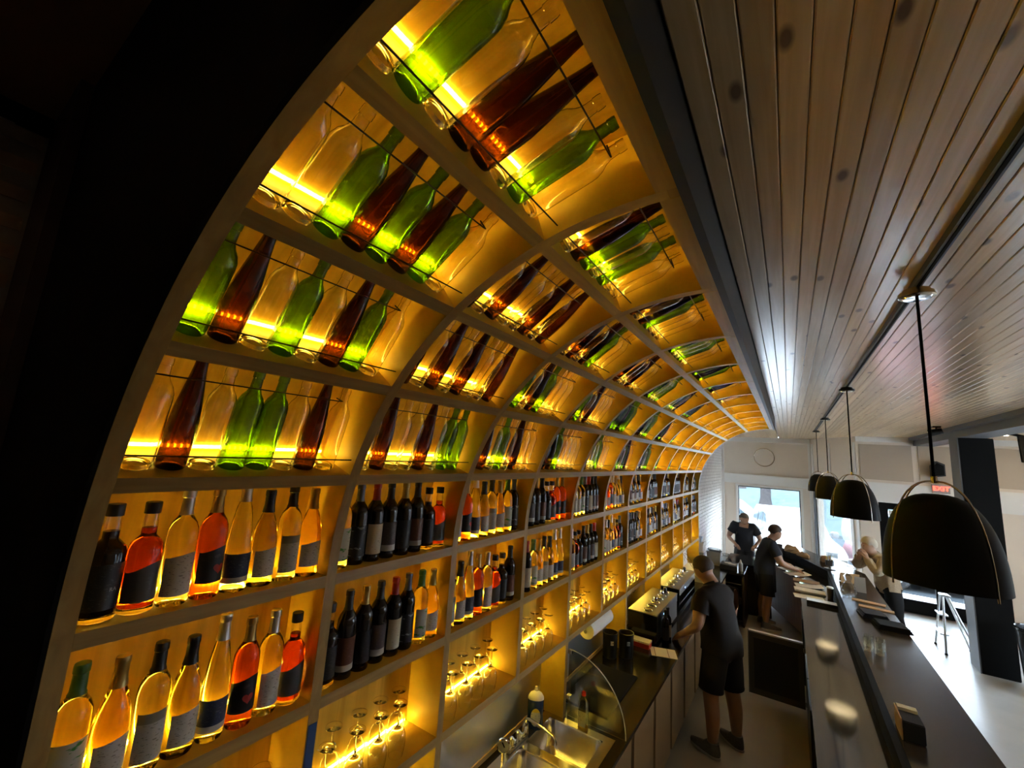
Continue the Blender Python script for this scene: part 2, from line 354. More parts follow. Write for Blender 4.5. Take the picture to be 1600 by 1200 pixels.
# ---------------- street front
def wall_y(name, y0, y1, x0, x1, z0, z1, openings, mat):
    mb = MB(); xs = x0
    for (a, b, c, d) in sorted(openings):
        mb.box(xs, a, y0, y1, z0, z1); mb.box(a, b, y0, y1, z0, c); mb.box(a, b, y0, y1, d, z1); xs = b
    mb.box(xs, x1, y0, y1, z0, z1)
    return struct(mb.build(name, mat))
W1 = (.10, 1.72, .42, 2.27)
wf = wall_y('wall_front', YW1, YW1+.18, -.262, 1.93, 0, ZCEIL+.02, [W1], wallpaint)
w1 = struct(bpy.data.objects.new('window_1', None)); C.objects.link(w1); w1.location = (.9, YW1, .42)
mb = MB(); x0,x1,z0,z1 = W1
mb.box(x0,x0+.06,YW1-.03,YW1+.12,z0,z1).box(x1-.06,x1,YW1-.03,YW1+.12,z0,z1).box(x0+.06,x1-.06,YW1-.03,YW1+.12,z1-.05,z1).box(x0+.06,x1-.06,YW1-.03,YW1+.12,z0,z0+.06)
mb.build('window_frame', trimpaint, w1)
mb = MB().box(x0+.06,x0+.085,YW1+.03,YW1+.07,z0+.06,z1-.05).box(x1-.085,x1-.06,YW1+.03,YW1+.07,z0+.06,z1-.05).box(x0+.085,x1-.085,YW1+.03,YW1+.07,z1-.075,z1-.05)
mb.build('sash', charcoal, w1)
boxm('pane', g_pane, (x0+.06,x1-.06,YW1+.048,YW1+.054,z0+.06,z1-.05), w1)
# mouldings on the front wall
boxm('moulding', trimpaint, (-.19,1.93,YW1-.045,YW1,2.44,2.56), wf); boxm('moulding', trimpaint, (-.19,1.93,YW1-.025,YW1,2.29,2.44), wf)
boxm('cornice', trimpaint, (-.19,1.93,YW1-.05,YW1,3.50,ZCEIL), wf); boxm('moulding', trimpaint, (1.87,1.93,YW1-.03,YW1,0,3.5), wf)
# round plaster disc
dm = tag(bpy.data.objects.new('ceiling_medallion', None), 'round cream disc plate with thin dark rim above the front window', 'wall disc'); C.objects.link(dm); dm.location = (.84, YW1-.002, 3.07)
mb = MB(); n = 40
mb.lathe([(0,.018),(.235,.018),(.242,.0)], n); me = mb.mesh('plate', wallpaint, True); inst('plate', me, dm, (0,0,0), (PI/2,0,0))
mb = MB().tube([(.25*math.cos(a*2*PI/40),.25*math.sin(a*2*PI/40),.012) for a in range(40)], .011, 8, closed=True); inst('rim', mb.mesh('rim', brass, True), dm, (0,0,0), (PI/2,0,0))
for sx in (-1,1): MB().lathe([(0,.006),(.012,.005),(.014,0)],10).build('screw', black, dm, local=True).location = (sx*.25,-.02,0)
# angled return with the second window
A0 = Vector((1.93,YW1,0)); B0 = Vector((2.72,YD,0)); d2 = (B0-A0); l2 = d2.length; d2.normalize(); n2 = Vector((d2.y,-d2.x,0))
if n2.y > 0: n2 = -n2
wr = struct(bpy.data.objects.new('wall_return', None)); C.objects.link(wr); wr.location = A0
def seg(mb, t0, t1, z0, z1, off0, off1):
    c = A0+d2*((t0+t1)/2)-n2*((off0+off1)/2); mb.obox((c.x,c.y,(z0+z1)/2), d2*((t1-t0)/2), n2*(abs(off1-off0)/2), Vector((0,0,(z1-z0)/2)))
    return mb
mb = MB(); a,b = .20, 1.66
seg(mb,0,a,0,ZCEIL+.02,0,.14); seg(mb,b,l2,0,ZCEIL+.02,0,.14); seg(mb,a,b,0,.60,0,.14); seg(mb,a,b,2.22,ZCEIL+.02,0,.14)
mb.build('return_wall', wallpaint, wr)
mb = MB(); seg(mb,.06,.14,0,3.5,-.02,0); seg(mb,.85,.90,2.6,3.5,-.02,0); seg(mb,l2-.1,l2-.02,0,3.5,-.02,0); mb.build('moulding', trimpaint, wr)
w2 = struct(bpy.data.objects.new('window_2', None)); C.objects.link(w2); w2.location = A0+d2*.9
mb = MB(); seg(mb,a,a+.07,.60,2.22,.0,.12); seg(mb,b-.09,b,.60,2.22,-.02,.12); seg(mb,a+.07,b-.09,.60,.66,.0,.12); seg(mb,a+.07,b-.09,2.16,2.22,.0,.12); mb.build('window_frame', trimpaint, w2)
mb = MB(); seg(mb,a-.10,a,.0,2.4,-.03,.0); mb.build('mullion', greygrey, w2)
mb = MB(); seg(mb,a+.07,b-.09,.66,2.16,.05,.056); mb.build('pane', g_pane, w2)
# door wall
DX0, DX1, DZ1 = 3.05, 4.36, 2.20
wd = wall_y('wall_door', YD, YD+.16, 2.72, 8.0, 0, ZCEIL+.02, [(DX0,DX1,0,DZ1),(5.45,7.75,.55,2.19)], wallpaint)  # second opening holds the added fill window
boxm('moulding', trimpaint, (2.72,8.0,YD-.05,YD,2.50,2.62), wd); boxm('moulding', trimpaint, (2.72,8.0,YD-.025,YD,2.20,2.50), wd)
boxm('cornice', trimpaint, (2.72,8.0,YD-.05,YD,3.52,ZCEIL), wd)
for (xa, xb) in ((2.78,3.66),(3.76,4.60),(4.72,5.30),(5.4,6.4)):
    boxm('panel', tanpaint, (xa,xb,YD-.02,YD,2.68,3.46), wd)
d1 = struct(bpy.data.objects.new('door_1', None)); C.objects.link(d1); d1.location = (3.7,YD,0)
for k,(xa,xb) in enumerate(((DX0,3.95),(3.95,DX1))):
    mb = MB(); y0,y1 = YD+.03,YD+.09
    s = .16 if k == 0 else .09
    mb.box(xa,xa+s,y0,y1,.01,DZ1).box(xb-.09,xb,y0,y1,.01,DZ1).box(xa+s,xb-.09,y0,y1,.01,.26).box(xa+s,xb-.09,y0,y1,DZ1-.14,DZ1)
    lf = mb.build('door_leaf', black, d1); boxm('pane', g_pane, (xa+s,xb-.09,YD+.055,YD+.062,.26,DZ1-.14), lf)
    if k == 0:
        MB().tube([(xb-.05,YD+.0,.85),(xb-.05,YD-.04,.88),(xb-.05,YD-.04,1.15),(xb-.05,YD+.0,1.18)],.012).build('door_handle', steel, lf)
        boxm('notice', paper, (xa+s+.01,xa+s+.13,YD+.048,YD+.054,1.92,2.04), lf)
w3 = struct(bpy.data.objects.new('window_fill_3', None)); C.objects.link(w3); w3.location = (6.6,YD,.55)  # added window, out of view, to let more daylight in
MB().box(5.45,5.52,YD-.02,YD+.12,.55,2.19).box(7.68,7.75,YD-.02,YD+.12,.55,2.19).box(5.52,7.68,YD-.02,YD+.12,.55,.61).box(5.52,7.68,YD-.02,YD+.12,2.13,2.19).build('window_frame', trimpaint, w3)
boxm('pane', g_pane, (5.52,7.68,YD+.05,YD+.056,.61,2.13), w3)
struct(boxm('baseboard_front', charcoal, (DX1,8.0,YD-.02,YD,0,.14)))
# beam and column
struct(boxm('trim_6', greygrey, (3.70, 4.02, -4.0, YD, 3.46, ZCEIL-.001)))
struct(boxm('trim_7', greygrey, (3.62, 3.70, -4.0, YD, 3.57, ZCEIL-.001)))
cl = struct(bpy.data.objects.new('column', None)); C.objects.link(cl); cl.location = (3.89,9.4,0)
boxm('shaft', black, (3.70,4.09,9.2,9.6,0,3.46), cl, bevel=.008); boxm('lit_side', greygrey, (3.685,3.70,9.2,9.6,0,3.46), cl)  # grey left side has the light on that face put into its colour
# ================================================================== arched shelving unit
unit = thing('arched_bottle_shelf', 'long arched golden plywood bottle shelf wall with backlit compartments', 'shelf', (0,0,ZCT))
def arc(r, a): return (R0-r*math.cos(a), ZC+r*math.sin(a))
def rib_mesh(zb):
    inn = [(0,zb)]+[arc(R0,PI/2*i/36) for i in range(37)]
    out = [(-DEP,zb)]+[arc(R0+DEP,PI/2*i/36) for i in range(37)]
    mb = MB(); n = len(inn)
    V = [(p[0],s*T,p[1]) for s in (-1,1) for p in inn]+[(p[0],s*T,p[1]) for s in (-1,1) for p in out]
    F = []; Mi = []
    for i in range(n-1):
        F += [(i,i+1,n+i+1,n+i),(2*n+i,3*n+i,3*n+i+1,2*n+i+1),(i,2*n+i,2*n+i+1,i+1),(n+i,n+i+1,3*n+i+1,3*n+i)]
    F += [(0,n,3*n,2*n),(n-1,3*n-1,4*n-1,2*n-1)]
    mb.add(V, F)
    for i,f in enumerate(mb.f): mb.m[i] = 0 if (i % 4 == 0 and i < 4*(n-1)) else 1
    return mb.mesh('rib', [oakrib, ply], False, (0,0,ZCT))
ribs = {0: rib_mesh(ZCT+.001), 1: rib_mesh(ZA-.02)}
for k in range(NB+1): inst('rib', ribs[0 if k % 2 == 0 else 1], unit, (0,k*L,0))
ys0, ys1 = T+.0005, L-T-.0005
def radial_box(th, t0, t1, r0, r1, y0, y1):
    """box on the radial line at angle th; t = offset along the tangent (up)"""
    ta = Vector((math.sin(th),0,math.cos(th))); rd = Vector((-math.cos(th),0,math.sin(th)))
    ctr = Vector((R0,0,ZC))
    V = [ctr+rd*r+ta*t+Vector((0,y,0)) for y in (y0,y1) for (r,t) in ((r0,t0),(r1,t0),(r1,t1),(r0,t1))]
    return V, [(0,1,2,3),(7,6,5,4),(0,4,5,1),(1,5,6,2),(2,6,7,3),(3,7,4,0)]
LV = [('A',None),('B',None),('C',None)]+[('c',math.radians(18*(i+1))) for i in range(5)]
boards = []
for nme, th in LV:
    mb = MB()
    if th is None:
        z = {'A':ZA,'B':ZB,'C':ZC}[nme]; mb.box(-DEP, 0, ys0, ys1, z-T, z+T)
        for i in range(6): mb.m[i] = 1
        mb.m[3] = 0
    else:
        h = T if th < 1.5 else .027
        V,F = radial_box(th, -h, h, R0, R0+DEP, ys0, ys1); mb.add(V,F,1); mb.m[5-0] = 0
        mb.m[:] = [1]*6; mb.m[5] = 0
    boards.append(mb.mesh('shelf_board', [oak, ply], False, (0,0,ZCT)))
# back panel of one bay
mb = MB(); inn = [(-DEP,ZA-T)]+[arc(R0+DEP,PI/2*i/30) for i in range(31)]; n = len(inn)
out = [(-DEP-.012,ZA-T)]+[arc(R0+DEP+.012,PI/2*i/30) for i in range(31)]
V = [(p[0],y,p[1]) for y in (-T,L-T) for p in inn]+[(p[0],y,p[1]) for y in (-T,L-T) for p in out]; F = []
for i in range(n-1): F += [(i,i+1,n+i+1,n+i),(2*n+i,3*n+i,3*n+i+1,2*n+i+1),(i,2*n+i,2*n+i+1,i+1),(n+i,n+i+1,3*n+i+1,3*n+i)]
F += [(0,n,3*n,2*n),(n-1,3*n-1,4*n-1,2*n-1)]
mb.add(V,F); me_back = mb.mesh('back_panel', plyback, False, (0,0,ZCT))
# LED strips, retaining wires
leds = []
for nme, th in LV[:-1]:
    mb = MB()
    if th is None:
        z = {'A':ZA,'B':ZB,'C':ZC}[nme]+T; mb.box(-DEP+.001,-DEP+.007,ys0+.015,ys1-.015,z+.004,z+.013)
    else:
        V,F = radial_box(th, T+.012, T+.021, R0+DEP-.008, R0+DEP-.002, ys0+.005, ys1-.015); mb.add(V,F)
    leds.append(mb.mesh('led_strip', led, False, (0,0,ZCT)))
mb = MB().box(-.165,-.155,ys0+.01,ys1-.01,ZA-T-.008,ZA-T-.0005); me_ledu = mb.mesh('led_strip', ledu, False, (0,0,ZCT))
wires = []
for th in [t for _,t in LV[3:-1]]:
    ta = Vector((math.sin(th),0,math.cos(th))); rd = Vector((-math.cos(th),0,math.sin(th))); ctr = Vector((R0,0,ZC))
    P = lambda r,t,y: ctr+rd*r+ta*t+Vector((0,y,0))
    lo = MB().tube([P(R0+.022,T+.05,ys0-.006),P(R0+.022,T+.05,ys1+.006)],.0022,6).mesh('retaining_wire', darkwire, True, (0,0,ZCT))
    hi = MB().tube([P(R0+.03,T+.262,ys0-.006),P(R0+.03,T+.262,L*.80),P(R0+.035,T+.262,L*.82),P(R0+.075,T+.262,L*.822)],.0022,6).mesh('retaining_wire', darkwire, True, (0,0,ZCT))
    wires.append((lo,hi))
for k in range(NB):
    inst('back_panel', me_back, unit, (0,k*L,0))
    for bme in boards: inst('shelf_board', bme, unit, (0,k*L,0))
    for lme in leds: inst('led_strip', lme, unit, (0,k*L,0))
    inst('led_strip', me_ledu, unit, (0,k*L,0))
    for lo,hi in wires:
        inst('retaining_wire', lo, unit, (0,k*L,0)); inst('retaining_wire', hi, unit, (0,k*L,0))
boxm('crown_trim', oak, (R0+.0275,1.2135,-.02,YE+.02,3.457,3.60), unit)
for k in range(NB+1): boxm('crown_block', oak, (R0+.0005,R0+.027,k*L-T,k*L+T,3.457,3.60), unit)
MB().box(.0006,.0022,L-.016,L+.016,1.50,1.80).build('tape', bluep, unit)
# ================================================================== bottles
def P_bord(h=.315): return [(0,.012),(.018,.010),(.028,.002),(.034,0),(.0368,.005),(.0375,.02),(.0375,.190),(.0360,.207),(.0300,.224),(.0205,.239),(.0155,.253),(.0142,h-.022),(.0160,h-.020),(.0160,h-.006),(.0148,h)]
def P_hock(h=.335): return [(0,.010),(.018,.008),(.028,.002),(.034,0),(.0362,.005),(.0365,.10),(.0350,.135),(.0310,.175),(.0255,.215),(.0200,.255),(.0158,.290),(.0140,h-.022),(.0155,h-.020),(.0155,h-.005),(.0142,h)]
def P_burg(h=.305): return [(0,.012),(.020,.010),(.032,.002),(.036,0),(.0388,.006),(.0391,.13),(.0380,.152),(.0335,.180),(.0260,.208),(.0185,.234),(.0152,.256),(.0145,h-.020),(.0160,h-.018),(.0160,h-.005),(.0148,h)]
def P_flute(h=.345): return [(0,.008),(.018,.007),(.028,.002),(.034,0),(.0368,.005),(.0372,.11),(.0350,.150),(.0290,.205),(.0215,.255),(.0160,.285),(.0140,h-.022),(.0155,h-.020),(.0155,h-.005),(.0142,h)]
ME = {}
for nme, prof, mt_ in (('green', P_bord(.305), g_green), ('brown', P_hock(), g_brown)):
    ME[nme] = MB().lathe(prof, 24).mesh(nme+'_bottle', mt_, True)
def shell(prof, th):
    """outer profile plus an inner wall, so that the glass has its real thickness"""
    inner = [(max(0,r-th),z if i else z+th*2) for i,(r,z) in enumerate(prof)]
    inner = [(r,max(z,inner[0][1]-.002) if r < .034 and z < .02 else max(z,.005)) for r,z in inner]
    return prof+inner[::-1]
ME['clear'] = MB().lathe(shell(P_bord(.30),.0016), 24, cap=False).mesh('clear_bottle', g_real, True)
tierword = ['lowest','second','third','topmost']
seq = {(0,0):'CBCGGCBC',(0,1):'GBCGCBGC',(0,2):'CCGBGBGC',(0,3):'CGCBBCGC',
       (1,0):'CBCCBCGG',(1,1):'BCBCBCCB',(1,2):'BCBCCBCB',(1,3):'GCBGCGCC',
       (2,0):'GBCGCBCC',(2,1):'BGCBGCCC',(2,2):'BCBCBGCC',(2,3):'CBCBGCCC',
       (3,0):'BBBGCCCC',(3,1):'GBGCBCCC',(3,2):'GCBCCBCC',(3,3):'GCGCCGCC'}
nm = {'C':'clear','B':'brown','G':'green'}
rnd = random.Random(3)
for k in range(NB):
    for t in range(4):
        s = seq.get((k,t)) or ''.join(rnd.choice('BBCCGGG') for _ in range(7 if k < 7 else 4))
        th = math.radians(18*(t+1)); ta = Vector((math.sin(th),0,math.cos(th))); rd = Vector((-math.cos(th),0,math.sin(th)))
        for j,ch in enumerate(s):
            y = k*L+T+.046+j*.0762+rnd.uniform(-.0004,.0004)
            p = Vector((R0,0,ZC))+rd*(R0+.078)+ta*(T+.0008)+Vector((0,y,0))
            o = inst(nm[ch]+'_glass_bottle', ME[nm[ch]], None, p, (0,th,0))
            tag(o, 'empty %s bottle, %s arched tier, %s bay, %s from the black end panel' % ({'C':'clear glass','B':'slender brown','G':'green glass'}[ch], tierword[t], ORD[k], ORD[j]), 'empty bottle', 'empty bottles in the arched tiers')
# ---- full bottles with capsules and labels
def cyl_label(r, z0, z1, a, n=14, wavy=0):
    mb = MB(); V = []
    for i in range(n+1):
        g = -a+2*a*i/n
        zt = z1+(wavy*math.sin(g*1.6+.5) if wavy else 0)
        V += [(r*math.cos(g),r*math.sin(g),z0),(r*math.cos(g),r*math.sin(g),zt)]
    return mb.add(V, [(2*i,2*i+2,2*i+3,2*i+1) for i in range(n)])
def cap_prof(prof, z0, d=.0008):
    P = [(r+d,z) for r,z in prof if z >= z0]; r0 = P[0][0]
    # interpolate the start radius
    for (ra,za),(rb,zb) in zip(prof,prof[1:]):
        if za <= z0 <= zb and zb > za: r0 = ra+(rb-ra)*(z0-za)/(zb-za)+d
    top = P[-1]
    return [(r0,z0)]+P+[(top[0]-.002,top[1]+.001),(0,top[1]+.001)]
CUT = lambda prof, z: [p for p in prof if p[1] <= z]
meshcache = {}
def mesh_of(key, fn):
    if key not in meshcache: meshcache[key] = fn()
    return meshcache[key]
SH = {'bord': (P_bord(), .0375, .245), 'burg': (P_burg(), .0391, .232), 'flute': (P_flute(), .0372, .272)}
CAPS = {'silver':'silver','gold':'gold','black':'black','red':'red','blue':'grey-blue','green':'green'}
KIND = { # shape, liquid, liquid words, label range, label half-angle, wave
 'white': ('bord', w_white, 'yellow wine', (.028,.135), 1.15, .006), 'pale': ('bord', w_pale, 'pale wine', (.03,.150), 1.2, 0), 'rose': ('bord', w_rose, 'orange wine', (.045,.140), 1.3, .008),
 'gold': ('burg', w_gold, 'golden wine', (.035,.115), 1.05, .006), 'olive': ('burg', w_olive, 'olive-green wine', (.03,.115), 1.1, .004),
 'flute': ('flute', w_pale, 'tall wine', (.028,.115), 1.5, 0), 'red': ('bord', w_red, 'dark wine', (.030,.150), 1.25, 0)}
LABW = {'white':'white','cream':'cream','vine':'grey-green','heart':'black-red','navy':'navy','art':'art-printed','grey':'plum-grey','rust':'rust-red','slate':'slate','night':'black','green':'green-printed'}
rowword = {'C':'upper row','B':'lower row'}
def full_bottle(kind, cap, lab, loc, rz, where, parts=True):
    if kind in ('whisky_dark','whisky_red'):
        dark = kind == 'whisky_dark'
        t = thing('spirit_bottle', '%s spirit bottle with black stopper, %s' % ('black' if dark else 'amber-red', where), 'bottle', loc, rz, 'full bottles on the two straight rows')
        r = .0390
        inst('base_glass', mesh_of('wb', lambda: MB().lathe([(0,.001),(r-.004,.0005),(r,.004),(r,.016),(0,.0161)],24).mesh('base_glass', g_solid, True)), t)
        prof = [(0,.0166),(r-.0005,.0166),(r,.018),(r,.162),(r-.004,.178),(r-.014,.190),(.0185,.197),(.0172,.200),(.0172,.218),(0,.2185)]
        inst('spirit', mesh_of(('w',dark), lambda: MB().lathe(prof,24).mesh('spirit', w_dark if dark else w_amber, True)), t)
        inst('neck_glass', mesh_of('wn', lambda: MB().lathe([(.0174,.2186),(.0168,.235),(.0150,.252),(.0150,.262)],20,cap=False).mesh('neck_glass', g_clear, True)), t)
        inst('stopper', mesh_of('ws', lambda: MB().lathe([(0,.2555),(.0188,.2555),(.0190,.257),(.0190,.284),(.0178,.286),(0,.286)],20).mesh('stopper', caps['black'], True)), t)
        inst('label', mesh_of(('wl',lab), lambda: cyl_label(r+.0007,.03,.118 if not dark else .14,1.35,14,0 if dark else .012).mesh('label', labs[lab], True)), t)
        return t
    shp, liq, words, (l0,l1), la, wv = KIND[kind]; prof, r, zc = SH[shp]
    t = thing('wine_bottle', '%s bottle, %s cap, %s label, %s' % (words, CAPS[cap], LABW[lab], where), 'bottle', loc, rz, 'full bottles on the two straight rows')
    def body():
        top = [p for p in prof if p[1] <= zc]+[(.0150,zc+.004),(.0140,zc+.012)]
        return MB().lathe(top, 24).mesh('glass', liq, True)
    inst('glass', mesh_of(('b',kind), body), t)
    inst('capsule', mesh_of(('c',shp,cap), lambda: MB().lathe(cap_prof(prof,zc),18).mesh('capsule', caps[cap], True)), t)
    inst('label', mesh_of(('l',kind,lab), lambda: cyl_label(r+.0007,l0,l1,la,14,wv).mesh('label', labs[lab], True)), t)
    if kind == 'rose': inst('emblem', mesh_of('heart', heart_mesh), t)
    return t
def heart_mesh():
    P = [(0,0)]+[(.00105*16*math.sin(a)**3, .00105*(13*math.cos(a)-5*math.cos(2*a)-2*math.cos(3*a)-math.cos(4*a))) for a in [2*PI*k/28 for k in range(28)]]
    rr = .0375+.0016
    return MB().add([(rr*math.cos(u/rr+.25),rr*math.sin(u/rr+.25),.085+v) for u,v in P],[(0,1+k,1+(k+1)%28) for k in range(28)]).mesh('emblem', pbr('heart_red',(.42,.03,.02),.5))
Wd, Wr = ('whisky_dark','black','night'), ('whisky_red','black','slate')
whs, pbk, rs, fl, ol, gd = ('white','silver','white'), ('pale','black','vine'), ('rose','gold','heart'), ('flute','silver','navy'), ('olive','black','white'), ('gold','gold','white')
r1, r2, r3, r4, r5 = ('red','blue','art'), ('red','red','cream'), ('red','black','grey'), ('red','gold','night'), ('red','black','rust')
gr = ('pale','green','green')
rows = {('C',0): [Wd,Wr,whs,rs,fl,ol,pbk,gd], ('B',0): [gr,gd,pbk,ol,fl,rs,whs,Wr],
        ('C',1): [gr,r1,r2,r3,r4,r5,Wd,Wr], ('B',1): [Wd,r5,r4,r3,r2,r1,gr,gd],
        ('C',2): [whs,rs,fl,ol,pbk,gd,gr,r1], ('B',2): [pbk,ol,fl,rs,whs,Wr,Wd,r5],
        ('C',3): [r2,r3,r4,r5,Wd,Wr,rs,rs], ('B',3): [r3,r2,gr,gd,pbk,ol,fl,fl],
        ('C',4): [ol,pbk,whs,gr,r1,r2,r3,r5], ('B',4): [rs,whs,Wr,Wd,r5,r4,r3,r2],
        ('C',5): [r1,pbk,gd,rs,whs,gd,fl,ol], ('B',5): [gd,gr,whs,ol,fl,gd,Wr,r1]}
pool = [r1,r2,r3,r4,r5,whs,pbk,gd,rs,ol,fl,Wd]
for k in range(NB):
    for lev in ('C','B'):
        lst = rows.get((lev,k)) or [rnd.choice(pool if (k+j) % 2 else [r1,r3,r4,r5,ol]) for j in range(8)]
        z = {'C':ZC,'B':ZB}[lev]+T+.0008
        for j,(kd,cp,lb) in enumerate(lst):
            y = k*L+T+.045+j*.0800
            x = -.070+rnd.uniform(-.004,.004)
            bt_ = full_bottle(kd, cp, lb, (x,y,z), math.radians(rnd.uniform(-14,10)), '%s, %s bay, %s from black panel' % (rowword[lev], ORD[k], ORD[j]))
            if (lev,k,j) == ('C',0,0): text('lettering','RA',.013,Matrix.Rotation(.42,4,'Z') @ Matrix.Translation((.0405,0,.078)) @ Matrix.Rotation(PI/2,4,'Z') @ Matrix.Rotation(PI/2,4,'X'), pbr('label_silver_print',(.45,.45,.47),.5), bt_, .0002)
# ---- upside-down wine glasses on the glass shelf
gp = [(.031,0),(.036,.03),(.0385,.055),(.036,.082),(.027,.103),(.010,.114),(.0042,.122),(.0036,.150),(.0036,.185),(.006,.196),(.018,.201),(.0325,.204),(.0325,.206),(.016,.205),(0,.205)]
bowl_ = gp[:6]; rest = gp[6:]
me_gl = MB().lathe([(r-.0011,z) for r,z in bowl_][5::-1] and ([(0,.1125)]+[(max(0,r-.0011),z-.0008 if i == 5 else z) for i,(r,z) in enumerate(bowl_)][::-1]+bowl_+rest), 20, cap=False).mesh('wine_glass', g_real, True)
for k in range(NB-1):
    for j in range(9 if k else 3):
        rw = j % 2; y = k*L+T+.055+(j//2)*.118+(.05 if rw else 0)+rnd.uniform(-.008,.008)
        if k == 0: y = L-T-.06-j*.09
        if y > (k+1)*L-T-.045: continue
        o = inst('wine_glass', me_gl, None, (-.055-(.085 if rw == 0 else 0)+rnd.uniform(-.004,.004), y, ZA+T+.0008))
        tag(o, 'upturned clear stem glass, %s row, %s bay from the black end panel, %s along' % ('back' if rw == 0 else 'front', ORD[k], ORD[j]), 'wine glass', 'upside-down stem glasses under the wine rows')

# ---- added ceiling lamps, out of view, as fill light from the dining side
dl_e = pbr('fill_light_glow',(1,.9,.75),.4,emit=(1,.86,.66),es=90)
me_dr = MB().lathe([(.062,0),(.078,-.004),(.080,-.010),(.066,-.014),(.060,-.004)],24,cap=False).mesh('trim_ring', trimpaint, True); me_dd = MB().lathe([(0,-.003),(.060,-.003)],24).mesh('lens', dl_e)
for i in range(3):
    for j in range(5):
        o = thing('fill_downlight', 'added round white downlight, dining side, %s from the beam, %s from the front wall' % (ORD[i], ORD[j]), 'fill_downlight', (4.6+i*1.2, 10.6-j*2.6, ZCEIL), group='added fill lights over the dining side')
        inst('trim_ring', me_dr, o); inst('lens', me_dd, o)

o = thing('fill_downlight', 'added dim fill lamp over the brick corner behind the black end panel', 'fill_downlight', (-.55,-1.5,4.32))  # added lamp, out of view, to lift the dark brick corner
inst('trim_ring', me_dr, o); inst('lens', MB().lathe([(0,-.003),(.060,-.003)],24).mesh('lens', pbr('corner_fill_glow',(1,.8,.6),.4,emit=(1,.62,.34),es=5)), o)
# ================================================================== back counter
bc = thing('back_counter', 'long black stone back counter running under the arched bottle shelf', 'counter', (.1,4.4,0))
SX0,SX1,SY0,SY1 = -.135,.375,1.90,2.745
MB().box(-.243,.45,-.02,SY0,.876,ZCT).box(-.243,.45,SY1,8.50,.876,ZCT).box(-.243,SX0,SY0,SY1,.876,ZCT).box(SX1,.45,SY0,SY1,.876,ZCT).build('worktop', stone, bc)
for k in range(6):
    a,b = k*2*L+T+.001,(k+1)*2*L-T-.001
    boxm('upstand', oak, (-.204,-.19,a,b,ZCT+.0005,ZCT+.03), bc)
    sp = MB().box(-.204,-.196,a,b,ZCT+.031,ZA-T-.001).build('splash_panel', steel, bc)
for i in range(14):
    y = .05+i*.60
    c = thing('base_cabinet', 'tan base cabinet under the black counter, %s from the black end panel' % (ORD[i] if i < 12 else ('thirteenth' if i == 12 else 'fourteenth')), 'cabinet', (.1,y+.3,0), group='tan cabinets under the back counter')
    MB().box(-.24,.395,y,y+.598,.10,.58 if SY0-.3 < y < SY1 else .875).box(-.20,.33,y,y+.598,0,.10).build('body', darkgap, c)
    boxm('door', tancab, (.3955,.415,y+.035,y+.563,.115,.865), c)
# sink
sk = thing('double_sink', 'stainless double-bowl sink sunk into the black counter', 'sink', (.12,2.3,.70))
def bowl(mb, x0,x1,y0,y1,zt,d):
    def ring(i,z,r=.05):
        P = []
        for cx,cy2,a0 in ((x1-i-r,y1-i-r,0),(x0+i+r,y1-i-r,PI/2),(x0+i+r,y0+i+r,PI),(x1-i-r,y0+i+r,1.5*PI)):
            for k in range(5): P.append((cx+r*math.cos(a0+k*PI/8),cy2+r*math.sin(a0+k*PI/8),z))
        return P
    R = [ring(0,zt),ring(.006,zt-.012),ring(.018,zt-d+.03),ring(.045,zt-d)]; n = 20
    V = sum(R,[]); F = []
    for j in range(3):
        for k in range(n): F.append((j*n+k,j*n+(k+1)%n,(j+1)*n+(k+1)%n,(j+1)*n+k))
    F.append(tuple(3*n+k for k in range(n))); return mb.add(V,F)
bA = (-.085,.325,1.95,2.30); bB = (-.085,.325,2.36,2.70)
mb = MB(); zt = ZCT+.004
mb.box(SX0-.01,bA[0]+.004,SY0-.01,SY1+.01,zt-.003,zt).box(bA[1]-.004,SX1+.01,SY0-.01,SY1+.01,zt-.003,zt)
for ya,yb in ((SY0-.01,bA[2]+.004),(bA[3]-.004,bB[2]+.004),(bB[3]-.004,SY1+.01)): mb.box(bA[0]+.004,bA[1]-.004,ya,yb,zt-.003,zt)
mb.build('rim', steels, sk)
for b in (bA,bB):
    bb = bowl(MB(),*b,zt-.001,.19).build('bowl', steels, sk, True)
    MB().lathe([(0,.004),(.030,.004),(.038,.0)],16,((b[0]+b[1])/2,(b[2]+b[3])/2,zt-.19)).build('drain', chrome, bb, True)
# faucet
fa = thing('swivel_faucet', 'chrome deck faucet with long swivel spout over the sink', 'faucet', (-.112,2.33,zt))
MB().box(-.128,-.096,2.19,2.425,zt+.0005,zt+.03).build('deck_bar', chrome, fa, bevel=.006)
MB().lathe([(0,.03),(.022,.03),(.020,.075),(.014,.09),(0,.09)],14,(-.112,2.40,zt)).build('spout_base', chrome, fa, True)
MB().tube([(-.112,2.40,zt+.08),(-.105,2.40,zt+.105),(-.08,2.395,zt+.115),(.06,2.37,zt+.112),(.12,2.36,zt+.108),(.138,2.358,zt+.09),(.139,2.358,zt+.055)],[.011,.011,.011,.010,.010,.010,.0105],10).build('spout', chrome, fa, True)
for y in (2.23,2.31): 
    h = MB().lathe([(0,.03),(.017,.03),(.017,.07),(.009,.078),(0,.078)],12,(-.112,y,zt)).build('valve', chrome, fa, True)
    MB().tube([(-.112,y,zt+.074),(-.06,y-.03,zt+.085)],.006).build('lever', chrome, h, True)
ga = thing('dial_gauge', 'round chrome dial gauge with white face beside the faucet', 'gauge', (-.09,2.10,zt), -.95)
MB().tube([(-.115,2.10,zt+.001),(-.115,2.10,zt+.06)],.010).build('stem', chrome, ga, True)
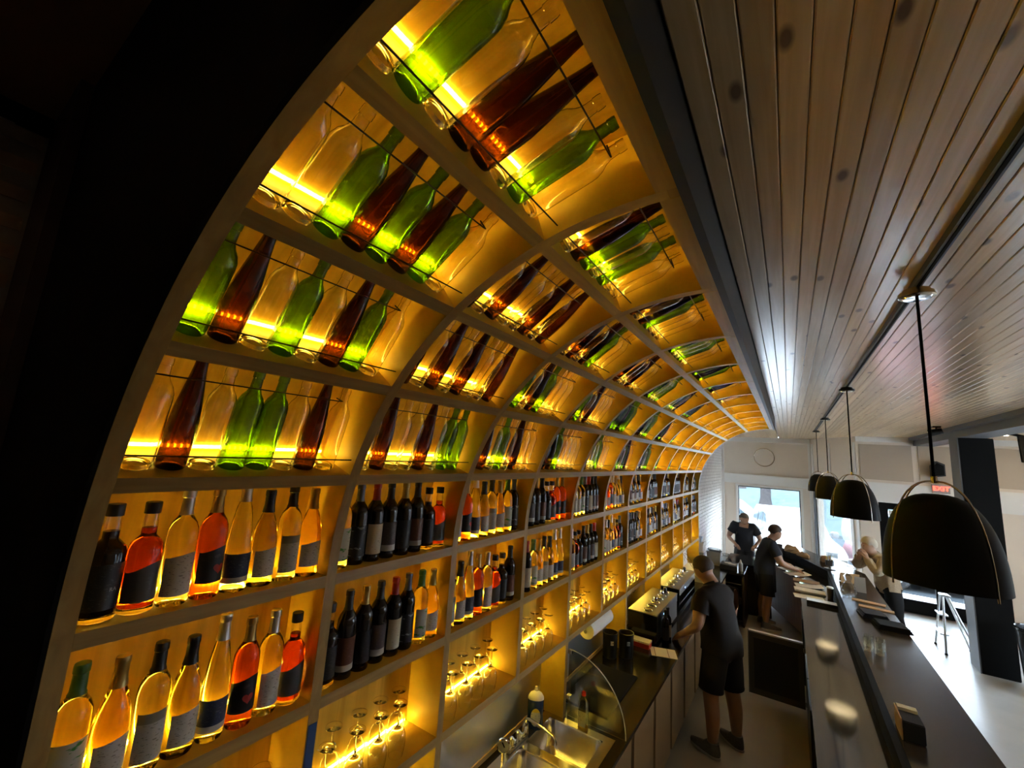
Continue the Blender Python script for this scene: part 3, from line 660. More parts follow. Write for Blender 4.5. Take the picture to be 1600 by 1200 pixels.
g = MB().lathe([(0,-.012),(.036,-.012),(.040,-.004),(.040,.008),(.034,.012),(.033,.008),(0,.008)],24).mesh('case', chrome, True); g.transform(Matrix.Rotation(PI/2,4,'Y') @ Matrix.Rotation(0,4,'Z')); inst('case', g, ga, (-.012,0,.095))
g = MB().lathe([(0,.0086),(.0325,.0086)],24).mesh('dial', whitepl); g.transform(Matrix.Rotation(PI/2,4,'Y')); dl = inst('dial', g, ga, (-.012,0,.095))
MB().obox((.0095,0,.006),(.0006,0,0),(0,.003,.002),(0,-.008,.014)).build('needle', black, dl, local=True)
# dish soap
ds = thing('dish_soap_bottle', 'large blue dish soap bottle with white shoulders behind the sink', 'soap bottle', (-.105,2.515,zt), -1.0)
MB().lathe([(0,0),(.040,.0),(.047,.006),(.049,.03),(.046,.09),(.048,.15),(.0475,.185),(0,.185)],24,sx=.74,sy=1.17).build('body', pbr('blue_soap', (.012,.028,.085), .15), ds, True, True)
MB().lathe([(0,.1852),(.0475,.1852),(.046,.200),(.034,.222),(.016,.232),(.011,.234),(.011,.244),(.008,.246),(.008,.262),(0,.264)],24,sx=.74,sy=1.17).build('cap', whitepl, ds, True, True)
lb = MB(); n = 20
lb.add([(.0372-.004*abs(math.cos(a*2*PI/n))**2,.034*math.cos(a*2*PI/n),.085+.055*math.sin(a*2*PI/n)) for a in range(n)],[tuple(range(n))])
lo = lb.build('label', label_mat('soap_label', (.55,.58,.55), (.06,.12,.35), scale=60, band=('>',.115,(.62,.50,.04))), ds, local=True)
# cleaner bottle
cb = thing('hand_soap_bottle', 'clear refill bottle with red cap and paper label beside the splash guard', 'soap bottle', (.165,2.715,zt+.0005))
MB().lathe([(0,.0),(.033,.0),(.038,.005),(.038,.165),(.034,.180),(.016,.200),(.013,.206),(.013,.215)],20,sx=1,sy=.62).build('body', thin_glass('pet_plastic',(.80,.82,.74),(.5,.52,.45),1.0,.05), cb, True, True)
MB().lathe([(0,.001),(.034,.001),(.037,.006),(.037,.022),(0,.0222)],20,sx=1,sy=.62).build('liquid', pbr('amber_liquid',(.75,.45,.05),.1), cb, True, True)
MB().lathe([(0,.2155),(.015,.2155),(.0155,.218),(.0155,.236),(.013,.238),(0,.238)],16).build('cap', redp, cb, True, True)
MB().box(-.027,.027,-.0246,-.0240,.03,.135).build('label', label_mat('refill_label',(.55,.53,.44),(.20,.19,.15),scale=90,band=('>',.124,(.04,.03,.02))), cb, local=True)
# splash guard: quarter-round clear acrylic
sg = thing('splash_guard', 'quarter-round clear acrylic splash guard standing on the counter beside the sink', 'splash guard', (.0,2.80,ZCT))
pl = [(.006,ZCT+.001)]+[(.006+.434*math.cos(a*PI/36),ZCT+.001+.444*math.sin(a*PI/36)) for a in range(19)]
MB().prism(pl,'y',2.797,2.803).build('acrylic_sheet', g_acry, sg)
MB().tube([(x,2.80,z) for x,z in pl[1:]],.0035,6).build('edge', pbr('frosted_edge',(.7,.72,.68),.3), sg, True)
for z in (1.02,1.325): MB().box(.0005,.03,2.785,2.815,z,z+.025).build('bracket', chrome, sg)
# items on the counter beyond the guard
bmm = tag(MB().box(-.12,.26,2.95,3.68,ZCT+.0005,ZCT+.010).build('drying_mat', rubber, bevel=.004), 'black rubber drying mat lying flat on the back counter', 'mat')
for (x,y,i) in ((-.075,3.90,0),(.05,4.00,1)):
    c = thing('black_canister', ('black round canister with %s printed mark standing on the counter' % ('a square' if i == 0 else 'a round')), 'canister', (x,y,ZCT+.0006), group=None)
    MB().lathe([(0,0),(.064,0),(.067,.004),(.070,.200),(.073,.205),(.073,.215),(.068,.215),(.066,.202),(.062,.012),(0,.012)],28).build('pot', blackpl, c, True, True)
    MB().add([(.0705*math.cos(a), .0705*math.sin(a), z) for z in (.12,.155) for a in (-1.15,-.95,-.75)],[(0,1,4,3),(1,2,5,4)]).build('mark', pbr('mark%d'%i,(.45,.44,.42),.6), c, local=True)
    text('lettering', 'DR' if i == 0 else 'O', .026, Matrix.Rotation(-.95,4,'Z') @ Matrix.Translation((.0718,0,.137)) @ Matrix.Rotation(PI/2,4,'Z') @ Matrix.Rotation(PI/2,4,'X'), blackpl, c)
tr = thing('paper_towel_roll', 'white paper towel roll hanging under the glass shelf', 'paper towel', (-.05,3.48,1.33))
g = MB().lathe([(.020,-.235),(.066,-.235),(.066,.235),(.020,.235)],28).mesh('roll', paper, True); g.transform(Matrix.Rotation(PI/2,4,'X')); inst('roll', g, tr)
g = MB().lathe([(0,-.262),(.014,-.262),(.016,-.250),(.010,-.246),(.010,.246),(.016,.250),(.014,.262),(0,.262)],14).mesh('rod', chrome, True); g.transform(Matrix.Rotation(PI/2,4,'X')); inst('rod', g, tr)
for s in (-1,1): MB().box(-.008,.008,s*.254-.004,s*.254+.004,0,.069).build('hanger', chrome, tr, local=True)
rb = thing('red_white_carton', 'flat red carton with white printed lid beside the steel dispenser', 'carton', (.065,4.335,ZCT+.0006))
MB().box(-.125,.125,-.05,.05,0,.045).build('box', redp, rb, local=True); MB().box(-.127,.127,-.052,.052,.045,.062).build('lid', paper, rb, local=True)
MB().box(-.10,.08,-.0532,-.0522,.049,.057).build('print', label_mat('lid_print',(.6,.57,.5),(.15,.05,.04),scale=120,thr=.52), rb, local=True)
o = tag(MB().obox((.015,4.18,ZCT+.045),(.018,0,0),(0,.001,0),(0,.004,.043)).build('white_tag', paper), 'small white card standing upright by the black canisters', 'card')
mn = thing('menu_sheet', 'cream menu sheet with brown ruled lines lying on the counter edge', 'menu', (.32,4.33,ZCT+.0006), .35)
MB().box(-.12,.12,-.10,.10,0,.003).build('sheet', paper, mn, local=True)
for x in (-.085,.04): MB().box(x,x+.006,-.095,.095,.0032,.0037).build('rule', pbr('rule%d'%int(x*1000),(.16,.07,.03),.6), mn, local=True)
def dispenser(y0,y1,x0,x1,zt2,label,openf):
    t = thing('wine_dispenser', label, 'wine dispenser', ((x0+x1)/2,(y0+y1)/2,ZCT))
    mb = MB()
    mb.box(x0,x1,y0,y0+.02,ZCT+.001,zt2-.012).box(x0,x1,y1-.02,y1,ZCT+.001,zt2-.012).box(x0,x0+.02,y0+.02,y1-.02,ZCT+.001,zt2-.012).box(x0+.02,x1,y0+.02,y1-.02,ZCT+.001,ZCT+.03)
    mb.build('housing', blackgl, t)
    boxm('top_plate', steeltop, (x0-.002,x1+.004,y0-.002,y1+.002,zt2-.0115,zt2), t, bevel=.003)
    boxm('fascia', steel, (x1-.012,x1+.004,y0+.0205,y1-.0205,zt2-.085,zt2-.0118), t)
    boxm('display', blackgl, (x1+.0042,x1+.007,(y0+y1)/2-.25,(y0+y1)/2-.15,zt2-.07,zt2-.035), t)
    text('digits','0.0',.026,Matrix.Translation((x1+.0075-(x0+x1)/2,-.20,zt2-.052-ZCT)) @ Matrix.Rotation(PI/2,4,'Z') @ Matrix.Rotation(PI/2,4,'X'), pbr('digit_glow%d'%int(y0*10),(.1,.2,.4),.4,emit=(.35,.6,1),es=2.2), t)
    if not openf: boxm('front_panel', steel, (x1-.010,x1+.0,y0+.0205,y1-.0205,ZCT+.031,zt2-.0855), t)
    else: boxm('drip_shelf', steel, (x0+.03,x1-.0,y0+.0205,y1-.0205,ZCT+.10,ZCT+.115), t)
    for i in range(6):
        y = y0+.10+i*(y1-y0-.2)/5
        rg = MB().tube([((x0+x1)/2+.045*math.cos(a*2*PI/24)+.03,y+.045*math.sin(a*2*PI/24),zt2+.006) for a in range(24)],.006,8,closed=True).build('collar', chrome, t, True)
        MB().lathe([(0,.0005),(.039,.0005),(.039,.006),(.03,.010),(0,.010)],20,((x0+x1)/2+.03,y,zt2)).build('lid', blackpl, rg, True)
        if i in (2,4,5): MB().lathe([(.0,.0105),(.022,.0105),(.022,.05),(.016,.062),(0,.062)],14,((x0+x1)/2+.03,y,zt2)).build('stopper', chrome if i != 5 else blackpl, rg, True)
    return t
dispenser(4.44,5.40,-.075,.225,1.195,'stainless wine dispenser with six round lids and closed front',False)
dispenser(5.56,6.62,-.095,.215,1.205,'stainless wine dispenser with open front bay beyond the closed one',True)
for i,(x,y) in enumerate(((.275,4.60),(.275,4.70))):
    t = full_bottle('red','black',('night','cream')[i],(x,y,ZCT+.0008),-.8,'on counter before steel dispenser')
tb = thing('tablet', 'glowing tablet propped on the back counter beyond the dispensers', 'tablet', (.31,6.95,ZCT+.001))
MB().obox((0,0,.11),(0,.12,0),(.05,0,.10),(.0045,0,-.002)).build('case', blackgl, tb, local=True)
MB().obox((.006,-.0,.109),(0,.108,0),(.044,0,.088),(.001,0,-.0005)).build('screen', pbr('screen_glow',(.2,.3,.4),.2,emit=(.62,.8,1),es=2.0), tb, local=True)
MB().obox((.07,0,.055),(0,.03,0),(.03,0,-.053),(.003,0,.0017)).build('stand', blackpl, tb, local=True)
ob = thing('open_carton', 'white open carton with raised lid on the counter near the brick corner', 'carton', (.03,7.55,ZCT+.001))
mb = MB().box(-.16,.2,-.26,.26,0,.006).box(-.16,-.15,-.26,.26,.006,.16).box(.19,.2,-.26,.26,.006,.16).box(-.15,.19,-.26,-.25,.006,.16).box(-.15,.19,.25,.26,.006,.16); mb.build('tray', paper, ob, local=True)
MB().obox((-.152,0,.27),(0,.26,0),(-.014,0,.11),(.003,0,0)).build('lid', paper, ob, local=True)
MB().box(-.14,.18,-.24,.24,.15,.158).build('insert', paper, ob, local=True)
wrk = thing('wire_easel', 'thin wire easel standing in the white open carton', 'easel', (.0,7.5,1.065))
mb = MB()
for s in (-.08,.08): mb.tube([(.06,s,.002),(-.10,s,.20)],.004).tube([(-.10,s,.20),(-.12,s,.002)],.004)
mb.tube([(-.10,-.08,.20),(-.10,.08,.20)],.004); mb.build('frame', brass, wrk, True, True)
o = tag(MB().tube([(-.19+.002*i,5.0+.07*math.sin(i*.9),1.23+.025*math.cos(i*.9)-.001*i) for i in range(9)]+[(-.17,5.09,1.30),(-.165,5.11,1.37)],.003,6).build('looped_cord', black, None, True), 'thin black cord looped against the steel splash panel', 'cord')
# ================================================================== transverse counter and its shelf
tc_ = thing('side_counter', 'dark side counter closing the aisle by the white brick wall', 'counter', (.2,8.9,0))
MB().box(-.25,.70,8.505,9.28,.86,.90).build('worktop', stone, tc_, bevel=.004)
for x in (-.24,.66): MB().box(x,x+.03,8.55,9.26,.001,.86).build('side_panel', barwood, tc_)
MB().box(-.21,.66,9.22,9.26,.001,.86).build('rear_panel', barwood, tc_); MB().box(-.21,.66,8.56,9.215,.46,.48).build('shelf', barwood, tc_); MB().box(-.21,.66,8.56,9.215,.08,.10).build('shelf', barwood, tc_)
MB().tube([(-.2,8.56,.70),(.65,8.56,.70)],.006).build('rail', steel, tc_, True)
me_jar = MB().lathe([(0,0),(.045,0),(.05,.005),(.05,.10),(.046,.112),(.046,.12),(0,.12)],16).mesh('jar', pbr('dim_glass',(.55,.50,.42),.15,spec=.6), True)
for i in range(6):
    o = inst('storage_jar', me_jar, None, (-.13+i*.135,8.64,.4808)); tag(o, 'pale storage jar on the side counter shelf, %s from the brick wall' % ORD[i], 'jar', 'jars on the side counter shelf')
cc_ = thing('corner_counter', 'dark corner counter between the side counter and the bar end', 'counter', (.7,9.8,0))
MB().prism([(.30,9.30),(1.10,9.42),(.79,10.35),(.30,10.35)],'z',.86,.90).build('worktop', stone, cc_); MB().prism([(.33,9.33),(1.06,9.45),(.76,10.30),(.33,10.30)],'z',0,.86).build('body', barwood, cc_)
def tub(name,label,x,y,w,d,h,mat,z=.9008,lid=None,cat='tub'):
    t = thing(name,label,cat,(x,y,z))
    mb = MB(); k = .86
    V = [(a*w*s,b*d*s,zz) for zz,s in ((0,k),(h,1)) for a,b in ((-.5,-.5),(.5,-.5),(.5,.5),(-.5,.5))]+[(a*(w*s-.01),b*(d*s-.01),zz) for zz,s in ((h,1),(.008,k)) for a,b in ((-.5,-.5),(.5,-.5),(.5,.5),(-.5,.5))]
    F = [(3,2,1,0)]+[(i,(i+1)%4,4+(i+1)%4,4+i) for i in range(4)]+[(4+i,4+(i+1)%4,8+(i+1)%4,8+i) for i in range(4)]+[(8+i,8+(i+1)%4,12+(i+1)%4,12+i) for i in range(4)]+[(12,13,14,15)]
    mb.add(V,F).build('tub', mat, t, local=True)
    MB().box(-w/2-.006,-w/2,-d/2,d/2,h-.02,h).box(w/2,w/2+.006,-d/2,d/2,h-.02,h).build('rim', mat, t, local=True)
    if lid: MB().box(-w/2-.007,w/2+.007,-d/2-.007,d/2+.007,h+.0005,h+.012).build('lid', lid, t, local=True)
    return t
tub('storage_tub','lower white square tub against the brick wall on the side counter',-.10,8.83,.22,.22,.20,greyb,lid=whitepl)
tub('storage_tub','upper white square tub stacked on another by the brick wall',-.10,8.83,.20,.20,.16,whitepl,z=.9008+.2135)
tub('storage_tub','small pale blue box on top of two stacked tubs',-.10,8.83,.14,.14,.10,pbr('pale_blue',(.45,.55,.68),.5),z=.9008+.2135+.161)
tub('ice_bucket','wide grey bucket with crumpled liner beside the stacked tubs',.17,8.90,.24,.24,.24,greyb,cat='bucket')
lin = tag(MB().lathe([(.095,.0),(.115,.035),(.13,.02),(.128,.0),(.10,-.02)],9,(.17,8.90,1.145),cap=False).build('bucket_liner', g_bag), 'crumpled clear liner spilling over the grey bucket', 'plastic bag')
tray = thing('black_tray', 'black tray of papers on the side counter', 'tray', (.44,8.80,.9008))
MB().box(-.14,.14,-.17,.17,0,.01).box(-.14,-.13,-.17,.17,.01,.07).box(.13,.14,-.17,.17,.01,.07).box(-.13,.13,-.17,-.16,.01,.07).box(-.13,.13,.16,.17,.01,.07).build('tray_body', blackpl, tray, local=True)
MB().box(-.13,.13,-.16,.16,.07,.078).build('divider', blackpl, tray, local=True)
for i,(x,y,a) in enumerate(((-.03,.05,.3),(.05,-.03,-.2))): 
    g = MB().box(-.06,.06,-.05,.05,0,.003).mesh('paper_sheet', paper); inst('paper_sheet', g, tray, (x,y,.0785+i*.004), (0,0,a))
sq = thing('squeeze_bottle', 'clear squeeze bottle with nozzle at the end of the side counter', 'bottle', (.63,8.72,.9008))
MB().lathe([(0,0),(.034,0),(.036,.004),(.036,.13),(.02,.15),(.016,.152)],18).build('body', pbr('milky_plastic',(.55,.58,.60),.3), sq, True, True); MB().lathe([(0,.1525),(.018,.1525),(.018,.165),(.005,.20),(0,.20)],14).build('nozzle', whitepl, sq, True, True)
pbg = tag(MB().lathe([(0,0),(.09,.0),(.11,.05),(.09,.12),(.05,.15),(.07,.19),(.03,.20)],11,(.34,9.10,.9008)).build('plastic_bag', g_bag), 'crumpled clear plastic bag behind the grey bucket', 'plastic bag')
# ================================================================== the bar
bar = thing('long_bar', 'long dark glossy bar with lower worktop and raised outer top', 'bar', (2.0,5,0))
YB0 = -1.6
MB().prism([(1.505,YB0),(1.928,YB0),(1.928,8.95),(1.15,10.85),(.78,10.50),(1.505,8.58)],'z',.945,.98).build('worktop', bartop, bar)
MB().prism([(1.957,YB0),(2.44,YB0),(2.44,9.25),(1.58,11.15),(1.185,10.88),(1.957,8.97)],'z',1.08,1.12).build('raised_top', bartop2, bar)
MB().prism([(1.912,YB0),(1.956,YB0),(1.956,8.965),(1.183,10.875),(1.145,10.85),(1.912,8.945)],'z',.981,1.1195).build('riser', black, bar)
MB().prism([(1.966,YB0+.02),(2.22,YB0+.02),(2.22,9.15),(1.50,10.75),(1.25,10.6),(1.966,8.97)],'z',0,1.08).build('front_panel', barwood, bar)
MB().prism([(1.56,YB0+.02),(1.965,YB0+.02),(1.965,8.96),(1.20,10.80),(.86,10.50),(1.56,8.62)],'z',.08,.945).build('under_bar', brownwood, bar)
MB().tube([(2.46,YB0,.18),(2.46,9.0,.18)],.025,12).build('foot_rail', brass, bar, True)
# under-bar cooler: one open door across the aisle, closed doors along the bar
ck = thing('bar_cooler', 'black under-bar cooler with one door standing open into the aisle', 'cooler', (1.53,6.3,0))
MB().box(1.515,1.558,4.2,7.6,.03,.90).build('front_frame', blackpl, ck)
for y in (4.23,4.88,6.75): d = boxm('door', blackpl, (1.497,1.513,y,y+.62,.06,.86), ck, bevel=.004)
od = MB().box(.93,1.49,6.09,6.13,.06,.755).build('open_door', pbr('cooler_door',(.05,.042,.034),.35), ck)
MB().box(.93,1.49,6.085,6.135,.756,.772).build('top_edge', alu, od); MB().box(.922,.929,6.085,6.135,.06,.772).build('side_edge', greygrey, od)
MB().box(.985,1.44,6.082,6.089,.13,.70).build('gasket', blackpl, od)
for z in (.10,.68): MB().tube([(1.50,6.075,z),(1.50,6.075,z+.04)],.010).build('hinge', chrome, od, True)
# things on the bar
def flat(name,label,cat,x,y,z,w,d,a,mat,t=.003,group=None,curl=0):
    o = thing(name,label,cat,(x,y,z),a,group)
    mb = MB(); n = 6; V = []
    for i in range(n+1):
        u = -w/2+w*i/n; zz = curl*(u/(w/2))**2 if u > 0 else 0
        V += [(u,-d/2,zz),(u,d/2,zz),(u,-d/2,zz+t),(u,d/2,zz+t)]
    F = []
    for i in range(n):
        b = 4*i; F += [(b,b+4,b+5,b+1),(b+2,b+3,b+7,b+6),(b,b+2,b+6,b+4),(b+1,b+5,b+7,b+3)]
    F += [(0,1,3,2),(4*n,4*n+2,4*n+3,4*n+1)]
    mb.add(V,F).build('sheet', mat, o, local=True)
    return o
zl, zu = .9808, 1.1208
pp = [(1.60,7.45,.1,'flat cream menu nearest the dark serving tray'),(1.63,7.80,-.05,'cream menu stack lying beside the paper cup'),(1.62,8.15,.12,'cream menu with curled corner past the menu stack'),(1.60,8.50,.0,'long cream menu at the bend of the bar'),(1.48,8.92,.5,'creased paper under the hands of the aproned worker'),(1.38,9.28,.6,'loose paper sheet beyond the worker at the bar'),(1.20,9.72,.8,'white paper beside the upright card stand')]
for i,(x,y,a,lb) in enumerate(pp): flat('menu_sheet',lb,'menu',x,y,zl+(.012 if i==1 else 0),.36,.22,a,paper if i!=3 else kraft,.010 if i==1 else .003,None,.03 if i in(2,4,5) else 0)
flat('menu_sheet','cream folder under the menu stack beside the paper cup','menu',1.62,7.83,zl,.38,.26,.05,paper,.010)
tr2 = thing('serving_tray', 'black rectangular serving tray edged with a bright strip on the bar', 'tray', (1.735,7.18,zl))
MB().box(-.17,.17,-.07,.07,0,.012).box(-.17,.17,-.07,-.06,.012,.04).box(-.17,.17,.06,.07,.012,.04).box(-.17,-.16,-.06,.06,.012,.04).box(.16,.17,-.06,.06,.012,.04).build('tray_body', blackpl, tr2, local=True)
MB().box(-.165,.165,-.0705,.0705,.0402,.046).build('bright_rim', alu, tr2, local=True)
cu = thing('coffee_cup', 'tall dark paper cup with white lid standing by the bar riser', 'cup', (1.86,7.62,zl))
MB().lathe([(0,0),(.032,0),(.034,.003),(.042,.145),(0,.145)],20).build('cup_body', pbr('dark_cup',(.05,.035,.025),.5), cu, True, True); MB().lathe([(0,.1452),(.044,.1452),(.044,.155),(.038,.164),(0,.164)],20).build('lid', whitepl, cu, True, True)
for i,(x,y) in enumerate(((2.00,5.25),(2.075,5.20),(2.02,5.36),(2.105,5.33))):
    o = inst('water_tumbler', mesh_of('tumbler', lambda: MB().lathe([(0,.003),(.030,.002),(.033,0),(.0345,.004),(.036,.115),(.0345,.115),(.033,.012),(0,.011)],20).mesh('water_tumbler', g_stem, True)), None, (x,y,zu))
    tag(o, 'empty clear water tumbler on the raised bar top, %s' % ('nearest caddy and riser','nearest caddy, guest side','farther from caddy, riser side','farther from caddy, guest side')[i], 'tumbler', 'four tumblers clustered on the raised bar')
cd = thing('napkin_caddy', 'navy cloth-covered napkin caddy with wooden side on the raised bar', 'napkin holder', (2.03,3.72,zu))
MB().box(-.055,.055,-.10,.06,0,.115).build('holder', denim, cd, local=True, bevel=.006); MB().box(-.062,-.0555,-.10,.12,0,.125).build('wooden_side', wood('caddy_wood',(.30,.20,.10),(.42,.29,.16),.5,(3,3,1)), cd, local=True)
MB().box(-.05,.05,.062,.118,0,.13).build('card_block', paper, cd, local=True); MB().box(-.045,.05,.12,.19,0,.11).build('square_tin', blackgl, cd, local=True, bevel=.006)
for i,(y,w,lb) in enumerate(((6.20,.30,'stack of black folded bar mats overhanging the outer bar edge'),(6.55,.26,'black folded cloth lying beside the black bar mats'))):
    t = thing('bar_mat', lb, 'mat', (2.31 if i == 0 else 2.20,y,zu), .12)
    for k in range(3): MB().box(-w/2+.01*k,w/2-.012*k,-.13,.13-.01*k,.018*k,.018*k+.017).build('layer', rubber if i == 0 else denim, t, local=True, bevel=.004)
flat('place_card','brown wooden menu board beside the black cloth on the bar','menu board',2.28,6.95,zu,.34,.10,-.10,kraft,.008); flat('place_card','brown wooden menu board past the first board','menu board',2.24,7.22,zu,.34,.11,-.16,kraft,.008)
bg_ = tag(MB().lathe([(0,0),(.07,.0),(.10,.06),(.07,.14),(.03,.20),(.05,.26),(.015,.30)],9,(2.05,7.35,zu)).build('plastic_bag', g_bag), 'tall clear plastic bag standing on the raised bar top', 'plastic bag')
def stand_card(name,label,cat,x,y,z,w,h,a,mat,lean=.12):
    o = thing(name,label,cat,(x,y,z),a); MB().obox((0,0,h/2+.001),(w/2,0,0),(0,lean*h/2,h/2),(0,.003,-.0003)).build('face', mat, o, local=True)
    MB().obox((0,.06,h/2-.01),(w/2,0,0),(0,-lean*h/2-.02,h/2-.012),(0,.002,.0003)).build('back', mat, o, local=True); return o
stand_card('table_tent','brown folded table tent card on the raised bar by the seated guest','card',2.15,8.25,zu,.24,.14,.2,kraft)
stand_card('table_tent','small brown tent card at the far bend of the bar','card',1.95,9.75,zu,.16,.12,.35,kraft)
stand_card('table_tent','grey tent card standing next to the plastic bag','card',2.22,7.75,zu,.12,.20,.1,greyb)
cs = thing('card_stand', 'slim upright grey stand on the far worktop of the bar', 'stand', (1.22,9.93,zl)); MB().box(-.055,.055,-.035,.035,0,.02).build('base', blackpl, cs, local=True); MB().obox((0,0,.17),(.045,0,0),(0,.01,.15),(0,.018,-.001)).build('panel', greygrey, cs, local=True, bevel=.004)
for i,(x,y,w,d,h,lb) in enumerate(((1.42,10.35,.34,.20,.12,'large crumpled brown paper bag lying on the far end of the bar'),(1.60,10.05,.30,.16,.07,'small flattened brown paper bag on the far end of the bar'))):
    mb = MB(); n = 10; V = []; rr = random.Random(i)
    for (zz,s) in ((0,1),(h*.55,.95),(h,.55)):
        for k in range(n): V.append((w/2*s*math.cos(2*PI*k/n)*(1+rr.uniform(-.12,.12)),d/2*s*math.sin(2*PI*k/n)*(1+rr.uniform(-.15,.15)),zz*(1+rr.uniform(-.15,.15))))
    F = [tuple(range(n-1,-1,-1)),tuple(range(2*n,3*n))]+[(j*n+k,j*n+(k+1)%n,(j+1)*n+(k+1)%n,(j+1)*n+k) for j in range(2) for k in range(n)]
    o = tag(mb.add(V,F).build('paper_bag', kraft), lb, 'paper bag'); o.location = (x,y,zu); o.rotation_euler = (0,0,-.9)
ut = thing('utensil_caddy', 'dark metal caddy of cutlery and straws at the bend of the bar', 'caddy', (1.96,9.15,zu))
MB().lathe([(0,0),(.05,0),(.085,.004),(.085,.012),(.02,.016),(.016,.05),(.05,.055),(.062,.06),(.062,.15),(.058,.15),(.058,.062),(0,.062)],12).build('pot', pbr('gunmetal',(.10,.10,.10),.3,metal=.8), ut, False, True)
for i in range(6):
    a = i*1.05; MB().tube([(.02*math.cos(a),.02*math.sin(a),.07),(.05*math.cos(a),.05*math.sin(a),.22+.02*(i%3))],.004,6).build('straw', alu if i % 3 else pbr('yellow_straw%d'%i,(.6,.45,.05),.5), ut, True, True)
# ================================================================== ceiling track and pendants
tk = thing('ceiling_track', 'thin dark cable track running along the pine ceiling', 'track', (1.91,4,ZCEIL))
MB().box(1.896,1.924,-1.5,10.35,ZCEIL-.030,ZCEIL-.0005).build('rail', greygrey, tk); MB().box(1.905,1.915,-1.5,10.35,ZCEIL-.034,ZCEIL-.0302).build('slot', black, tk)
bulb = pbr('lamp_bulb',(1,.9,.7),.3,emit=(1,.85,.6),es=34); cream = pbr('shade_inside',(.62,.58,.48),.45); shade = pbr('shade_black',(.010,.009,.0085),.55,spec=.10)
RP, ZR, ZT2, ZAP = .180, 2.385, 2.725, 2.775
def shp_r(t): return RP*(math.cos(t*PI/2)**.72)
pn = ['by the napkin caddy','above the clustered tumblers','above the menus on the bar','nearest the front window']
for i,y in enumerate((2.07,4.73,7.60,10.15)):
    x = 1.91
    p = thing('pendant_lamp', 'black dome pendant lamp with chrome wire cage, %s' % pn[i], 'pendant lamp', (x,y,ZR), .55, 'dome pendants over the bar')
    prof = [(shp_r(t/14),(ZT2-ZR)*math.sin(t/14*PI/2)) for t in range(15)]; prof[-1] = (.0,ZT2-ZR)
    MB().lathe(prof,40,cap=False).build('shade', shade, p, True, True)
    MB().lathe([(r-.004 if r > .005 else 0,z-.004 if z > .005 else 0) for r,z in prof],40,cap=False).build('shade_lining', cream, p, True, True)
    MB().lathe([(.0,-.0),(.012,.004),(.027,.02),(.030,.045),(.022,.07),(.013,.085),(.013,.10),(0,.10)],16,(0,0,.12)).build('bulb', bulb, p, True, True)
    MB().lathe([(0,.221),(.018,.221),(.018,.29),(.012,.335),(0,.335)],14).build('socket', brass, p, True, True)
    for k in range(4):
        a = k*PI/2; P = []
        for t in range(13):
            u = t/12*PI/2; rr = (RP+.012)*math.sin(u)**.8 if u > 0 else 0.0; zz = -.012+(ZAP-ZR+.012)*math.cos(u)**.85 if t < 12 else -.012
            P.append((rr*math.cos(a),rr*math.sin(a),zz))
        MB().tube(P,.0034,6).build('cage_wire', brass, p, True, True)
    MB().lathe([(0,ZAP-ZR-.008),(.012,ZAP-ZR-.008),(.010,ZAP-ZR+.02),(0,ZAP-ZR+.022)],12).build('hub', brass, p, True, True)
    MB().tube([(0,0,ZAP-ZR+.015),(0,0,ZCEIL-ZR-.05)],.0055,8).build('cord', black, p, True, True)
    MB().lathe([(0,-.072),(.055,-.072),(.062,-.068),(.062,-.052),(.050,-.050),(.046,-.048),(.046,-.036),(0,-.036)],24,(0,0,ZCEIL-ZR)).build('canopy', brass if i == 0 else blackpl, p, True, True)
    MB().lathe([(0,-.078),(.045,-.077),(.050,-.0722)],24,(0,0,ZCEIL-ZR)).build('canopy_plate', chrome, p, True, True)
# ================================================================== right side of the room
ex = thing('exit_sign', 'small exit sign with glowing red letters above the street door', 'exit sign', (4.05,YD-.08,2.49))
MB().box(-.135,.135,-.02,.02,0,.19).build('housing', pbr('sign_box',(.35,.32,.30),.5), ex, local=True, bevel=.004)
text('lettering','EXIT',.125,Matrix.Translation((0,-.0225,.095)) @ Matrix.Rotation(PI/2,4,'X'), pbr('exit_red',(.5,.01,.01),.4,emit=(1,.03,.015),es=5), ex, .002)
MB().box(-.03,.03,.02,.0285,.06,.13).build('mount', blackpl, ex, local=True)
sp = thing('wall_speaker', 'dark wedge speaker fixed to the wall beside the column', 'speaker', (4.02,YD-.10,2.95))
MB().prism([(-.10,-.14),(.10,-.10),(.10,.14),(-.02,.20),(-.10,.10)],'y',-.10,.08).build('cabinet', charcoal, sp, local=True); MB().prism([(-.08,-.11),(.08,-.08),(.08,.11),(-.02,.165),(-.08,.08)],'y',-.106,-.1005).build('grille', black, sp, local=True)
MB().box(-.03,.03,.08,.0985,-.03,.03).build('bracket', black, sp, local=True)
sl = thing('spot_lamp', 'black adjustable spot lamp on the ceiling beside the beam', 'spot lamp', (3.45,9.15,ZCEIL))
MB().box(-.05,.05,-.05,.05,-.02,-.0006).build('base', blackpl, sl, local=True); MB().tube([(0,0,-.02),(0,0,-.07)],.012).build('arm', blackpl, sl, True, True)
MB().tube([(.07,-.02,-.07),(-.09,.02,-.115)],[.045,.06],16).build('head', blackpl, sl, True, True); MB().tube([(-.088,.0195,-.1145),(-.096,.0215,-.1166)],[.055,.054],16).build('lens', alu, sl, True, True)
tv = thing('wall_screen', 'black tilted screen hung from the beam beyond the column', 'screen', (4.5,8.6,3.30))
MB().obox((0,0,-.02),(.34,0,0),(0,.02,.19),(0,.02,-.002)).build('panel', blackgl, tv, local=True, bevel=.006); MB().tube([(-.1,.02,.1),(-.48,.02,.22)],.02).build('arm', black, tv, True, True)
